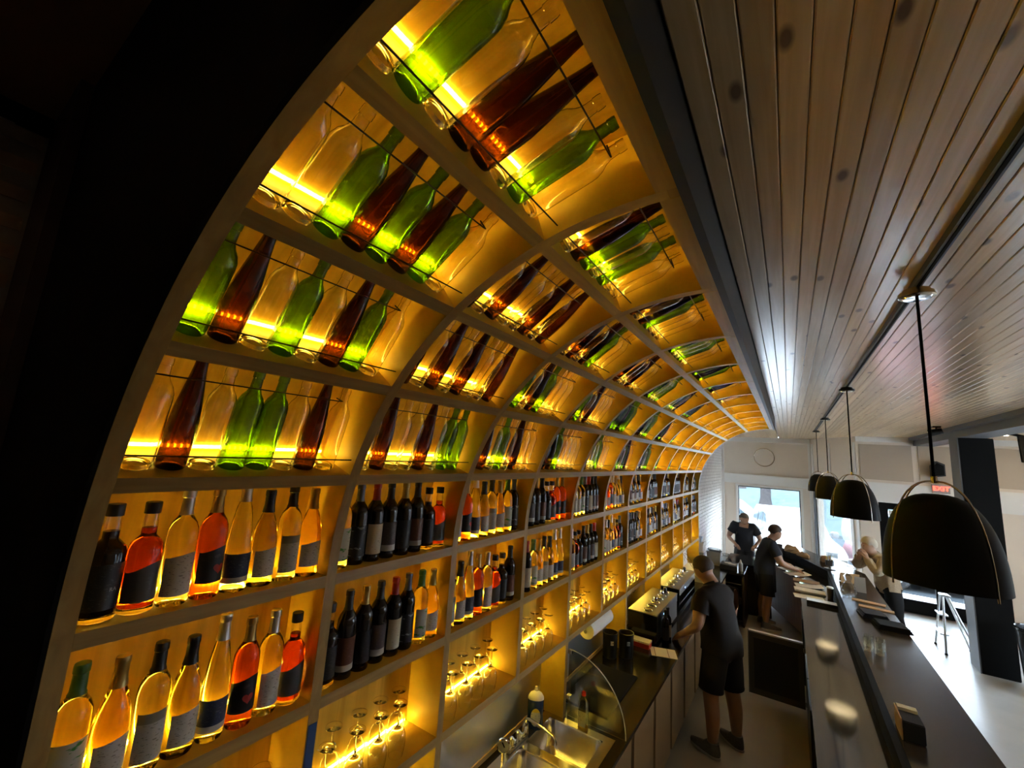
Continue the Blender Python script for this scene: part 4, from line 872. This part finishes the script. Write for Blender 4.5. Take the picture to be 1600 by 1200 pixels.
# step ladder
la = thing('step_ladder', 'white aluminium step ladder standing open on the pale floor', 'ladder', (3.50,9.97,0))
for (dx,dy,tx,ty) in ((-.08,.25,-.01,.06),(-.06,-.25,.0,-.06),(.34,.25,.06,.06),(.34,-.25,.06,-.06)):
    st = MB().tube([(dx,dy,.012),(tx,ty,.86)],.016,8).build('rail', alu, la, True, True); MB().lathe([(0,0),(.022,0),(.020,.03),(0,.03)],10,(dx,dy,0)).build('foot', blackpl, st, True, True)
MB().box(-.03,.09,-.09,.09,.855,.885).build('top_cap', alu, la, local=True, bevel=.006)
for z,k in ((.28,.70),(.56,.37)): 
    MB().box(-.075*k-.05,-.075*k+.06,-.06-.19*k,.06+.19*k,z,z+.02).build('step', alu, la, local=True)
    MB().tube([(.06+.28*k,-.06-.19*k,z),(.06+.28*k,.06+.19*k,z)],.008).build('brace', alu, la, True, True)
bn = thing('waste_bin', 'tall black waste bin beside the dark column', 'bin', (4.22,8.78,.0))
MB().lathe([(0,0),(.20,0),(.21,.01),(.25,.80),(.262,.81),(.262,.84),(.245,.84),(.24,.80),(.20,.03),(0,.03)],28).build('body', blackpl, bn, True, True)
MB().tube([(.255*math.cos(a*2*PI/32),.255*math.sin(a*2*PI/32),.845) for a in range(32)],.010,8,closed=True).build('rim', blackgl, bn, True, True)
# ================================================================== people
skin = pbr('skin', (.42,.24,.15), .5, noise=.08, nscale=14); skin2 = pbr('skin_pale', (.50,.31,.22), .5)
teeB = pbr('brown_tee', (.011,.0075,.0065), .85, noise=.2, nscale=40); teeN = pbr('navy_tee', (.014,.016,.024), .85); shortsB = pbr('black_shorts', (.006,.006,.007), .85)
hairD = pbr('dark_hair', (.035,.020,.012), .6, noise=.4, nscale=90, bump=.4); hairG = pbr('grey_hair', (.16,.13,.11), .7); shoeG = pbr('grey_shoe', (.16,.15,.145), .7, noise=.3, nscale=60); soleW = pbr('shoe_sole', (.55,.53,.50), .6)
knit = pbr('beige_fleece', (.42,.33,.22), .95, noise=.25, nscale=60, bump=.6); capC = pbr('cream_cap', (.55,.49,.40), .9, noise=.15, nscale=40); apron = pbr('black_apron', (.008,.008,.010), .8)
def skinmesh(name, chains, rad, root, mat, sub=2):
    """one continuous surface grown over a skeleton; chains share joints by name, J gives positions"""
    ids = {}; V = []; E = []; Rr = []
    for ch in chains:
        for a in ch:
            if a not in ids: ids[a] = len(V); V.append(rad[a][0]); Rr.append(rad[a][1])
        for a,b in zip(ch,ch[1:]): E.append((ids[a],ids[b]))
    me = bpy.data.meshes.new(name); me.from_pydata(V,E,[]); o = bpy.data.objects.new(name, me); C.objects.link(o)
    md = o.modifiers.new('skin','SKIN'); md.branch_smoothing = .3; md.use_smooth_shade = True
    sv = me.skin_vertices[0].data
    for i,r in enumerate(Rr):
        sv[i].radius = r if isinstance(r,tuple) else (r,r); sv[i].use_root = False
    sv[ids[root]].use_root = True
    sm = o.modifiers.new('sub','SUBSURF'); sm.levels = sub; sm.render_levels = sub
    me2 = bpy.data.meshes.new_from_object(o.evaluated_get(bpy.context.evaluated_depsgraph_get()))
    bpy.data.objects.remove(o); me2.name = name; me2.materials.clear(); me2.materials.append(mat); me2.shade_smooth(); return me2
def person(label, loc, rz, J, skinm, tee, hair, bottoms, shoes=True, shorts=True, sleeve='short', extras=None, hairscale=1.0, brim=False):
    """J: joint name -> local position, facing +x, left is +y"""
    V = {k: Vector(v) for k,v in J.items()}
    p = thing('person', label, 'person', loc, rz)
    rad = {'pel':.165,'spi':.165,'che':.185,'nb':.095,'nk':.070,'jaw':.092,'hd':.118,'crown':.096,'shL':.092,'shR':.092,'elL':.055,'elR':.055,'wrL':.036,'wrR':.036,'haL':.040,'haR':.040,
           'hiL':.120,'hiR':.120,'knL':.074,'knR':.074,'cfL':.074,'cfR':.074,'anL':.047,'anR':.047,'ftL':.042,'ftR':.042,'toL':.030,'toR':.030}
    # derived joints
    fx = (V['hd']-V['nk']).normalized()
    V['crown'] = V['hd']+fx*.055
    for s in 'LR':
        V['cf'+s] = V['kn'+s].lerp(V['an'+s],.33)+Vector((-.02,0,0))
        d = V['toe'+s]-V['an'+s] if 'toe'+s in V else Vector((.16,0,-.05))
        V['ft'+s] = V['an'+s]+Vector((d.x*.5,d.y*.5,-.045)); V['to'+s] = V['an'+s]+Vector((d.x,d.y,-.055))
        h = (V['wr'+s]-V['el'+s]).normalized(); hd2 = J.get('hdir'+s); h2 = Vector(hd2).normalized() if hd2 else h
        V['ha'+s] = V['wr'+s]+h2*.075
        side = h2.cross(Vector((0,0,1)));  side = side.normalized() if side.length > .1 else Vector((0,1,0))
        nrm = side.cross(h2).normalized()
        for f in range(4):
            off = side*((f-1.5)*.021)
            V['f%d0'%f+s] = V['ha'+s]+h2*.012+off; ln = (.040,.046,.043,.033)[f]
            V['f%d1'%f+s] = V['ha'+s]+h2*(.015+ln)+off-nrm*.012; V['f%d2'%f+s] = V['ha'+s]+h2*(.018+ln*1.55)+off-nrm*.034
            rad['f%d0'%f+s] = .0105; rad['f%d1'%f+s] = .0092; rad['f%d2'%f+s] = .0075
        sg = -1 if s == 'L' else 1
        V['t1'+s] = V['wr'+s]+h2*.045+side*(sg*.042)-nrm*.008; V['t2'+s] = V['wr'+s]+h2*.085+side*(sg*.050)-nrm*.018; rad['t1'+s] = .0115; rad['t2'+s] = .009
    ch = [['pel','spi','che','nb','nk','jaw','hd','crown']]
    for s in 'LR':
        ch += [['che','sh'+s,'el'+s,'wr'+s,'ha'+s],['pel','hi'+s,'kn'+s,'cf'+s,'an'+s,'ft'+s,'to'+s],['wr'+s,'t1'+s,'t2'+s]]
        ch += [['ha'+s,'f%d0'%f+s,'f%d1'%f+s,'f%d2'%f+s] for f in range(4)]
    V['jaw'] = V['nk'].lerp(V['hd'],.52)+Vector(J.get('face',(.03,0,0)))
    b = inst('body', skinmesh('body', ch, {k:(tuple(V[k]),rad[k]) for k in rad}, 'pel', skinm), p)
    # face: nose, ears, eyes, mouth
    fc = Vector(J.get('face',(1,0,0))).normalized(); fc = (fc-fx*fc.dot(fx)).normalized(); sd = fx.cross(fc)
    hd = V['hd']
    MB().add([tuple(hd+fc*.092+sd*.014-fx*.028),tuple(hd+fc*.092-sd*.014-fx*.028),tuple(hd+fc*.124-fx*.024),tuple(hd+fc*.094+fx*.012)],[(0,1,2),(0,2,3),(2,1,3),(0,3,1)]).build('nose', skinm, b, local=True)
    for s in (-1,1):
        g = MB().lathe([(0,-.004),(.018,-.003),(.020,.002),(.010,.004),(0,.004)],10,sx=.75).mesh('ear', skinm, True)
        o = inst('ear', g, b, hd+sd*(s*.098)-fx*.010); o.rotation_mode = 'QUATERNION'; o.rotation_quaternion = (sd*s).to_track_quat('Z','Y')
        g = MB().lathe([(0,-.010),(.009,-.004),(.010,0),(.009,.004),(0,.010)],10).mesh('eye', black, True); inst('eye', g, b, hd+fc*.094+sd*(s*.032)+fx*.010)
    MB().obox(hd+fc*.096-fx*.055,sd*.022,fc*.004,fx*.004).build('mouth', pbr('lips',(.30,.11,.09),.5) if 'lips' not in MT else MT['lips'], b, local=True)
    # hair cap
    mb = MB(); n = 18; rows_ = 8; VV = []; FF = []
    for i in range(rows_+1):
        t = i/rows_*2.15
        for k in range(n):
            a = 2*PI*k/n; lim = 1.0 if math.cos(a) < -.1 else (.70 if abs(math.sin(a)) > .75 else .50)
            tt = t*lim; d = fx*math.cos(tt)+(fc*math.cos(a)+sd*math.sin(a))*math.sin(tt)
            VV.append(tuple(hd+fx*.012-fc*.006+Vector(d)*(.112*hairscale)*(1+.05*math.cos(tt))))
    for i in range(rows_):
        for k in range(n): FF.append((i*n+k,i*n+(k+1)%n,(i+1)*n+(k+1)%n,(i+1)*n+k))
    hc = mb.add(VV,FF).build('hair' if not brim else 'cap', hair, p, True, local=True)
    if brim: MB().prism([(.085*math.cos(a)*(1)+.02,.085*math.sin(a)) for a in [(-1.3+2.6*k/8) for k in range(9)]]+[(.15+.02*math.cos(a),.07*math.sin(a)) for a in [1.3-2.6*k/8 for k in range(9)]],'z',0,.008).build('brim', hair, hc, local=True).location = hd+fx*.035
    # clothes: shells lifted off the body surface over the covered limbs
    segs = [(c[i],c[i+1]) for c in ch for i in range(len(c)-1)]
    def near(q):
        best = None
        for a_,b_ in segs:
            A_,B_ = V[a_],V[b_]; d_ = B_-A_; t_ = max(0,min(1,(q-A_).dot(d_)/d_.length_squared)); r_ = rad[a_]*(1-t_)+rad[b_]*t_
            k_ = (q-(A_+d_*t_)).length/r_
            if best is None or k_ < best[0]: best = (k_,a_,b_,t_)
        return best[1],best[2],best[3]
    def garment(nm_, offs, mat, flare):
        bm = bmesh.new(); bm.from_mesh(b.data); bm.normal_update(); keep = {}
        for v in bm.verts:
            A_,B_,t_ = near(v.co); o_ = offs(A_[:2] if A_[-1] in 'LR' else A_, B_[:2] if B_[-1] in 'LR' else B_, t_, v.co)
            if o_ is not None: keep[v] = o_
        mv = {v: v.co+v.normal*o_ for v,o_ in keep.items()}
        bmesh.ops.delete(bm, geom=[f for f in bm.faces if not all(v in keep for v in f.verts)], context='FACES')
        for v in bm.verts:
            if v in mv: v.co = mv[v]
        seen = set(); isl = []
        for f0 in bm.faces:
            if f0 in seen: continue
            st = [f0]; seen.add(f0); cur = []
            while st:
                f1 = st.pop(); cur.append(f1)
                for e1 in f1.edges:
                    for f2 in e1.link_faces:
                        if f2 not in seen: seen.add(f2); st.append(f2)
            isl.append(cur)
        big = max(len(c1) for c1 in isl)
        bmesh.ops.delete(bm, geom=[f1 for c1 in isl if len(c1) < .2*big for f1 in c1], context='FACES')
        for _ in range(2): bmesh.ops.smooth_vert(bm, verts=[v for v in bm.verts if not v.is_boundary], factor=.4, use_axis_x=True, use_axis_y=True, use_axis_z=True)
        bmesh.ops.delete(bm, geom=[v for v in bm.verts if not v.link_faces], context='VERTS')
        me = bpy.data.meshes.new(nm_); bm.to_mesh(me); bm.free(); me.materials.append(mat); me.shade_smooth(); return inst(nm_, me, p)
    def top(A_,B_,t_,q):
        if (A_,B_) in (('pel','spi'),('spi','che')): return .026
        if (A_,B_) in (('che','nb'),('che','sh')): return .018
        if (A_,B_) == ('nb','nk') and t_ < .25: return .014
        if (A_,B_) == ('sh','el') and (t_ < .62 or sleeve == 'long'): return .020+.012*t_
        if (A_,B_) == ('el','wr') and sleeve == 'long' and t_ < .9: return .026
        if (A_,B_) == ('pel','hi') or ((A_,B_) == ('hi','kn') and t_ < .12): return .034
    def bot(A_,B_,t_,q):
        if (A_,B_) == ('pel','spi') and t_ < .3: return .018
        if (A_,B_) == ('pel','hi'): return .022
        if (A_,B_) == ('hi','kn') and (t_ < .88 or not shorts): return .022+.022*t_
        if not shorts and (A_,B_) in (('kn','cf'),('cf','an')): return .03
    garment('shirt' if sleeve == 'short' else 'jacket', top, tee, 0); garment('shorts' if shorts else 'trousers', bot, bottoms, 0)
    if shoes:
        for s in 'LR':
            a = V['an'+s]; d = Vector((V['to'+s].x-a.x,V['to'+s].y-a.y,0)); ln = d.length; d.normalize(); q = Vector((-d.y,d.x,0)); z0 = a.z-.092
            def ring(z,f,w,back): return [a+d*(f*c2 if c2 > 0 else back*c2)+q*(w*s2)+Vector((0,0,z-a.z)) for c2,s2 in [(math.cos(2*PI*k/16),math.sin(2*PI*k/16)) for k in range(16)]]
            Rg = [ring(z0+.022,ln+.07,.050,.075),ring(z0+.055,ln+.06,.050,.076),ring(z0+.085,.10,.050,.070),ring(z0+.125,.055,.050,.060)]
            VV = [tuple(v) for r in Rg for v in r]; FF = [tuple(range(15,-1,-1))]+[(j*16+k,j*16+(k+1)%16,(j+1)*16+(k+1)%16,(j+1)*16+k) for j in range(3) for k in range(16)]+[tuple(48+k for k in range(16))]
            sh = MB().add(VV,FF).build('shoe', shoeG if shorts else blackpl, p, True, local=True)
            Rg = [ring(z0+.001,ln+.068,.052,.078),ring(z0+.0225,ln+.076,.054,.080)]; VV = [tuple(v) for r in Rg for v in r]
            MB().add(VV,[tuple(range(15,-1,-1)),tuple(range(16,32))]+[(k,(k+1)%16,16+(k+1)%16,16+k) for k in range(16)]).build('sole', soleW if shorts else black, sh, True, local=True)
    return p, V
# man at the back counter, seen from behind, stooping a little; facing the dispensers
J = {'pel':(0,0,.96),'spi':(.02,0,1.14),'che':(.06,0,1.34),'nb':(.11,0,1.49),'nk':(.145,0,1.555),'hd':(.21,.02,1.66),'face':(.035,0,-.03),
     'shL':(.085,.185,1.43),'shR':(.085,-.185,1.43),'elL':(.04,.29,1.15),'wrL':(.24,.30,1.00),'elR':(.10,-.27,1.16),'wrR':(.32,-.16,1.05),
     'hiL':(0,.095,.92),'hiR':(0,-.095,.92),'knL':(.03,.14,.50),'knR':(.00,-.13,.50),'anL':(-.02,.17,.092),'anR':(-.01,-.17,.092),'toeL':(.15,.20,.03),'toeR':(.15,-.19,.03)}
person('bearded-neck man in dark brown tee, black shorts and grey sneakers at the back counter'.replace('bearded-neck ',''), (.79,4.80,0), math.radians(146), J, skin, teeB, hairD, shortsB, hairscale=.98)
# aproned worker at the bend of the bar
J2 = dict(J); J2.update({'che':(.07,0,1.32),'nb':(.12,0,1.46),'nk':(.15,0,1.53),'hd':(.20,0,1.645),'elR':(.22,-.24,1.13),'wrR':(.46,-.16,1.055),'elL':(.22,.26,1.12),'wrL':(.44,.15,1.06),'knL':(.02,.12,.50),'knR':(.02,-.12,.50),'anL':(-.02,.14,.092),'anR':(-.03,-.14,.092),'toeL':(.15,.16,.03),'toeR':(.14,-.16,.03)})
p2,_ = person('worker in black tee and black apron leaning over papers on the bar', (.98,8.93,0), math.radians(18), J2, skin, teeN, hairD, shortsB)
MB().add([(.155*math.cos(a)+.03,.17*math.sin(a),z) for z in (.62,.98,1.12) for a in [(-1.9+3.8*k/12) for k in range(13)]],[(j*13+k,j*13+k+1,(j+1)*13+k+1,(j+1)*13+k) for j in range(2) for k in range(12)]).build('apron', apron, p2, True, local=True)
# man by the front window
J3 = dict(J2); J3.update({'che':(.03,0,1.31),'nb':(.06,0,1.45),'nk':(.08,0,1.51),'hd':(.13,0,1.60),'face':(.035,0,-.035),'elL':(.04,.33,1.14),'wrL':(.22,.20,1.03),'elR':(.04,-.33,1.14),'wrR':(.22,-.20,1.02)})
person('bald man in navy tee looking down beside the front window', (.50,11.15,0), math.radians(-80), J3, skin2, teeN, hairG, shortsB, hairscale=.9)
# guest at the outer side of the bar with raised hands
J4 = dict(J2); J4.update({'pel':(0,0,.93),'spi':(.06,0,1.10),'che':(.14,0,1.27),'nb':(.20,0,1.41),'nk':(.23,0,1.47),'hd':(.27,0,1.585),'shL':(.14,.19,1.36),'shR':(.14,-.19,1.36),'elL':(.34,.27,1.17),'wrL':(.37,.09,1.37),'elR':(.34,-.27,1.17),'wrR':(.37,-.09,1.37),'hdirL':(.1,-.4,1),'hdirR':(.1,.4,1)})
person('guest in beige fleece and cream cap leaning on the bar with raised hands', (2.78,9.55,0), math.radians(205), J4, skin2, knit, capC, shortsB, shorts=False, sleeve='long', hairscale=1.08, brim=False)
# ================================================================== outside
ZS = -.42
road = pbr('asphalt', (.028,.033,.037), .95, spec=0, noise=.15, nscale=6); lawn = pbr('dry_lawn', (.036,.047,.049), .95, spec=0, noise=.35, nscale=3); walk = pbr('pavement', (.03,.03,.03), .9, spec=0, noise=.1, nscale=3); bark = pbr('tree_bark', (.024,.022,.022), .9, spec=0, noise=.4, nscale=9, bump=.8)
o = struct(MB().add([(-60,14.1,ZS+.30),(60,14.1,ZS+.30),(60,15.4,ZS+.02),(-60,15.4,ZS+.02)],[(0,1,2,3)]).box(-60,60,14.0,15.4,ZS-.4,ZS).build('sidewalk', walk))
struct(boxm('road', road, (-60,60,15.4,26.5,ZS-.4,ZS)))
struct(MB().add([(-60,26.5,ZS-.3),(60,26.5,ZS-.3),(60,26.5,ZS+.14),(-60,26.5,ZS+.14),(60,60,ZS+3.0),(-60,60,ZS+3.0),(60,60,ZS-.3),(-60,60,ZS-.3)],[(0,1,2,3),(3,2,4,5),(5,4,6,7),(0,7,6,1)]).build('lawn', lawn))
def tree(label,x,y,r,h):
    z = ZS+.14+(y-26.5)/33.5*2.86-.1
    t = thing('street_tree', label, 'tree', (x,y,z))
    MB().tube([(0,0,-.2),(0,0,.15),(.02,0,.6),(.05,.03,2.2),(.0,.1,h)],[r*1.9,r*1.35,r*1.05,r,r*.7],14).build('trunk', bark, t, True, True)
    for k in range(5):
        a = k*1.3; MB().tube([(.0,.1,h*(.75+.05*k)),(1.2*math.cos(a),1.2*math.sin(a),h+.8),(2.4*math.cos(a),2.4*math.sin(a),h+1.6)],[r*.4,r*.25,r*.1],8).build('branch', bark, t, True, True)
    rr = random.Random(int(x*10)); mb = MB()
    for k in range(260):
        c = Vector((rr.gauss(0,1.0),rr.gauss(0,1.0),h+1.8+rr.gauss(0,.8))); u = Vector((rr.uniform(-1,1),rr.uniform(-1,1),rr.uniform(-1,1))).normalized()*.28; v = u.orthogonal().normalized()*.2
        mb.add([c-u,c+v,c+u,c-v],[(0,1,2,3)])
    mb.build('foliage', pbr('leaves_%d'%int(x*10),(.10,.15,.04),.8), t, local=True)
tree('broad tree trunk on the lawn across the street, framed by the front window', .05, 33.0, .30, 4.6)
tree('darker tree trunk at the left jamb of the front window across the street', -2.15, 41.0, .38, 4.6)
# cars
white = pbr('white_car', (.16,.16,.165), .4, coat=.1); redc = pbr('red_car', (.16,.006,.012), .4, coat=.1); carglass = pbr('car_glass', (.02,.03,.035), .06); tyre = pbr('tyre', (.02,.02,.022), .8); lamp = pbr('head_lamp', (.7,.72,.72), .1)
def car(label, loc, rz, paint, prof, ln, w, wheels, wins, wr=.34):
    """prof: side outline (x,z), front at +x"""
    t = thing('parked_car', label, 'car', loc, rz)
    n = len(prof); V = []
    zmin = min(z for _,z in prof); zmax = max(z for _,z in prof)
    for s in (-1,-.93,.93,1):
        for x,z in prof:
            k = 1-.16*max(0,(z-.85))/(zmax-.85+1e-6) if z > .85 else 1
            inset = 1 if abs(s) < 1 else .94
            cx = ln/2-.0
            V.append((cx*0+x*inset if abs(s) == 1 else x, s*w/2*k, (z-.6)*inset+.6 if abs(s) == 1 else z))
    F = [tuple(range(n-1,-1,-1)),tuple(range(3*n,4*n))]+[(j*n+i,j*n+(i+1)%n,(j+1)*n+(i+1)%n,(j+1)*n+i) for j in range(3) for i in range(n)]
    MB().add(V,F).build('body', paint, t, True, True)
    for x in wheels:
        for s in (-1,1):
            y = s*(w/2-.02)
            ar = MB().lathe([(wr+.06,-.115),(wr+.06,.005),(wr-.0,.006),(0,.006)],24).mesh('wheel_arch', tyre, True); ar.transform(Matrix.Rotation(-s*PI/2,4,'X')); inst('wheel_arch', ar, t, (x,y,wr+.02))
            wt = MB().lathe([(0,-.10),(wr-.04,-.10),(wr,-.07),(wr,.05),(wr-.03,.075),(wr*.62,.078)],24).mesh('wheel', tyre, True); wt.transform(Matrix.Rotation(-s*PI/2,4,'X')); wh = inst('wheel', wt, t, (x,y,wr+.001))
            hb = MB().lathe([(wr*.62,.079),(wr*.5,.06),(wr*.15,.07),(0,.075)],10).mesh('rim', alu, False); hb.transform(Matrix.Rotation(-s*PI/2,4,'X')); inst('rim', hb, wh)
    for k,pw in enumerate(wins):
        for s in (-1,1):
            yk = lambda z: s*(w/2*(1-.16*max(0,(z-.85))/(zmax-.85))+.002)
            mb = MB().add([(x,yk(z),z) for x,z in pw],[tuple(range(len(pw)))]); mb.build('side_window', carglass, t, local=True)
    return t
suv = [(-2.3,.40),(-2.35,.75),(-2.3,1.15),(-2.15,1.62),(-1.9,1.76),(.1,1.76),(.45,1.66),(1.05,1.16),(1.2,1.12),(2.05,1.02),(2.25,.90),(2.3,.60),(2.25,.36),(1.8,.30),(-1.9,.30)]
sedan = [(-2.25,.42),(-2.3,.70),(-2.2,.96),(-1.6,1.02),(-1.05,1.38),(-.6,1.45),(.2,1.44),(.55,1.36),(1.05,.98),(1.9,.88),(2.2,.74),(2.25,.50),(2.15,.30),(1.7,.24),(-1.8,.24)]
wsuv = [[(-1.95,1.2),(-1.85,1.62),(-1.0,1.66),(-1.0,1.2)],[(-.92,1.2),(-.92,1.66),(-.1,1.66),(-.1,1.2)],[(-.02,1.2),(-.02,1.66),(.25,1.62),(.75,1.2)]]
wsed = [[(-1.3,1.03),(-.98,1.30),(-.35,1.36),(-.35,1.03)],[(-.27,1.03),(-.27,1.36),(.25,1.35),(.70,1.03)]]
c1 = car('white sport utility car parked side-on across the street from the window', (-.85,21.2,ZS), 0, white, suv, 4.6, 1.86, (-1.45,1.42), wsuv, .37)
c2 = car('white car parked nose towards the building outside the window', (1.42,17.55,ZS), math.radians(-78), white, suv, 4.6, 1.84, (-1.45,1.42), wsuv, .36)
MB().box(2.28,2.31,-.62,.62,.62,.86).build('grille', pbr('grille_grey',(.12,.13,.14),.3,metal=.5), c2, local=True); MB().box(2.26,2.33,-.85,.85,.42,.56).build('bumper', pbr('bumper_grey',(.35,.36,.38),.4), c2, local=True)
for s in (-1,1): MB().box(2.20,2.30,s*.76-.12,s*.76+.12,.72,.88).build('head_lamp', lamp, c2, local=True, bevel=.02)
for s in (-1,1): MB().box(.60,.78,s*1.04-.10,s*1.04+.10,1.12,1.30).build('mirror', white, c2, local=True, bevel=.03)
c3 = car('red car parked side-on outside the angled window', (5.2,17.6,ZS), math.radians(4), redc, sedan, 4.5, 1.80, (-1.40,1.38), wsed, .34)
c4 = car('white car parked behind the red car across the street', (5.6,22.5,ZS), math.radians(2), white, suv, 4.6, 1.86, (-1.45,1.42), wsuv, .37)
sgn = thing('street_sign', 'small red-edged street sign on a thin post by the white car', 'sign', (2.02,15.2,ZS+.05))
MB().tube([(0,0,0),(0,0,1.35)],.022).build('post', greygrey, sgn, True, True); MB().box(-.13,.13,-.03,-.024,1.06,1.34).build('plate', trimpaint, sgn, local=True); MB().box(-.13,.13,-.034,-.0305,1.24,1.34).build('red_band', redp, sgn, local=True)
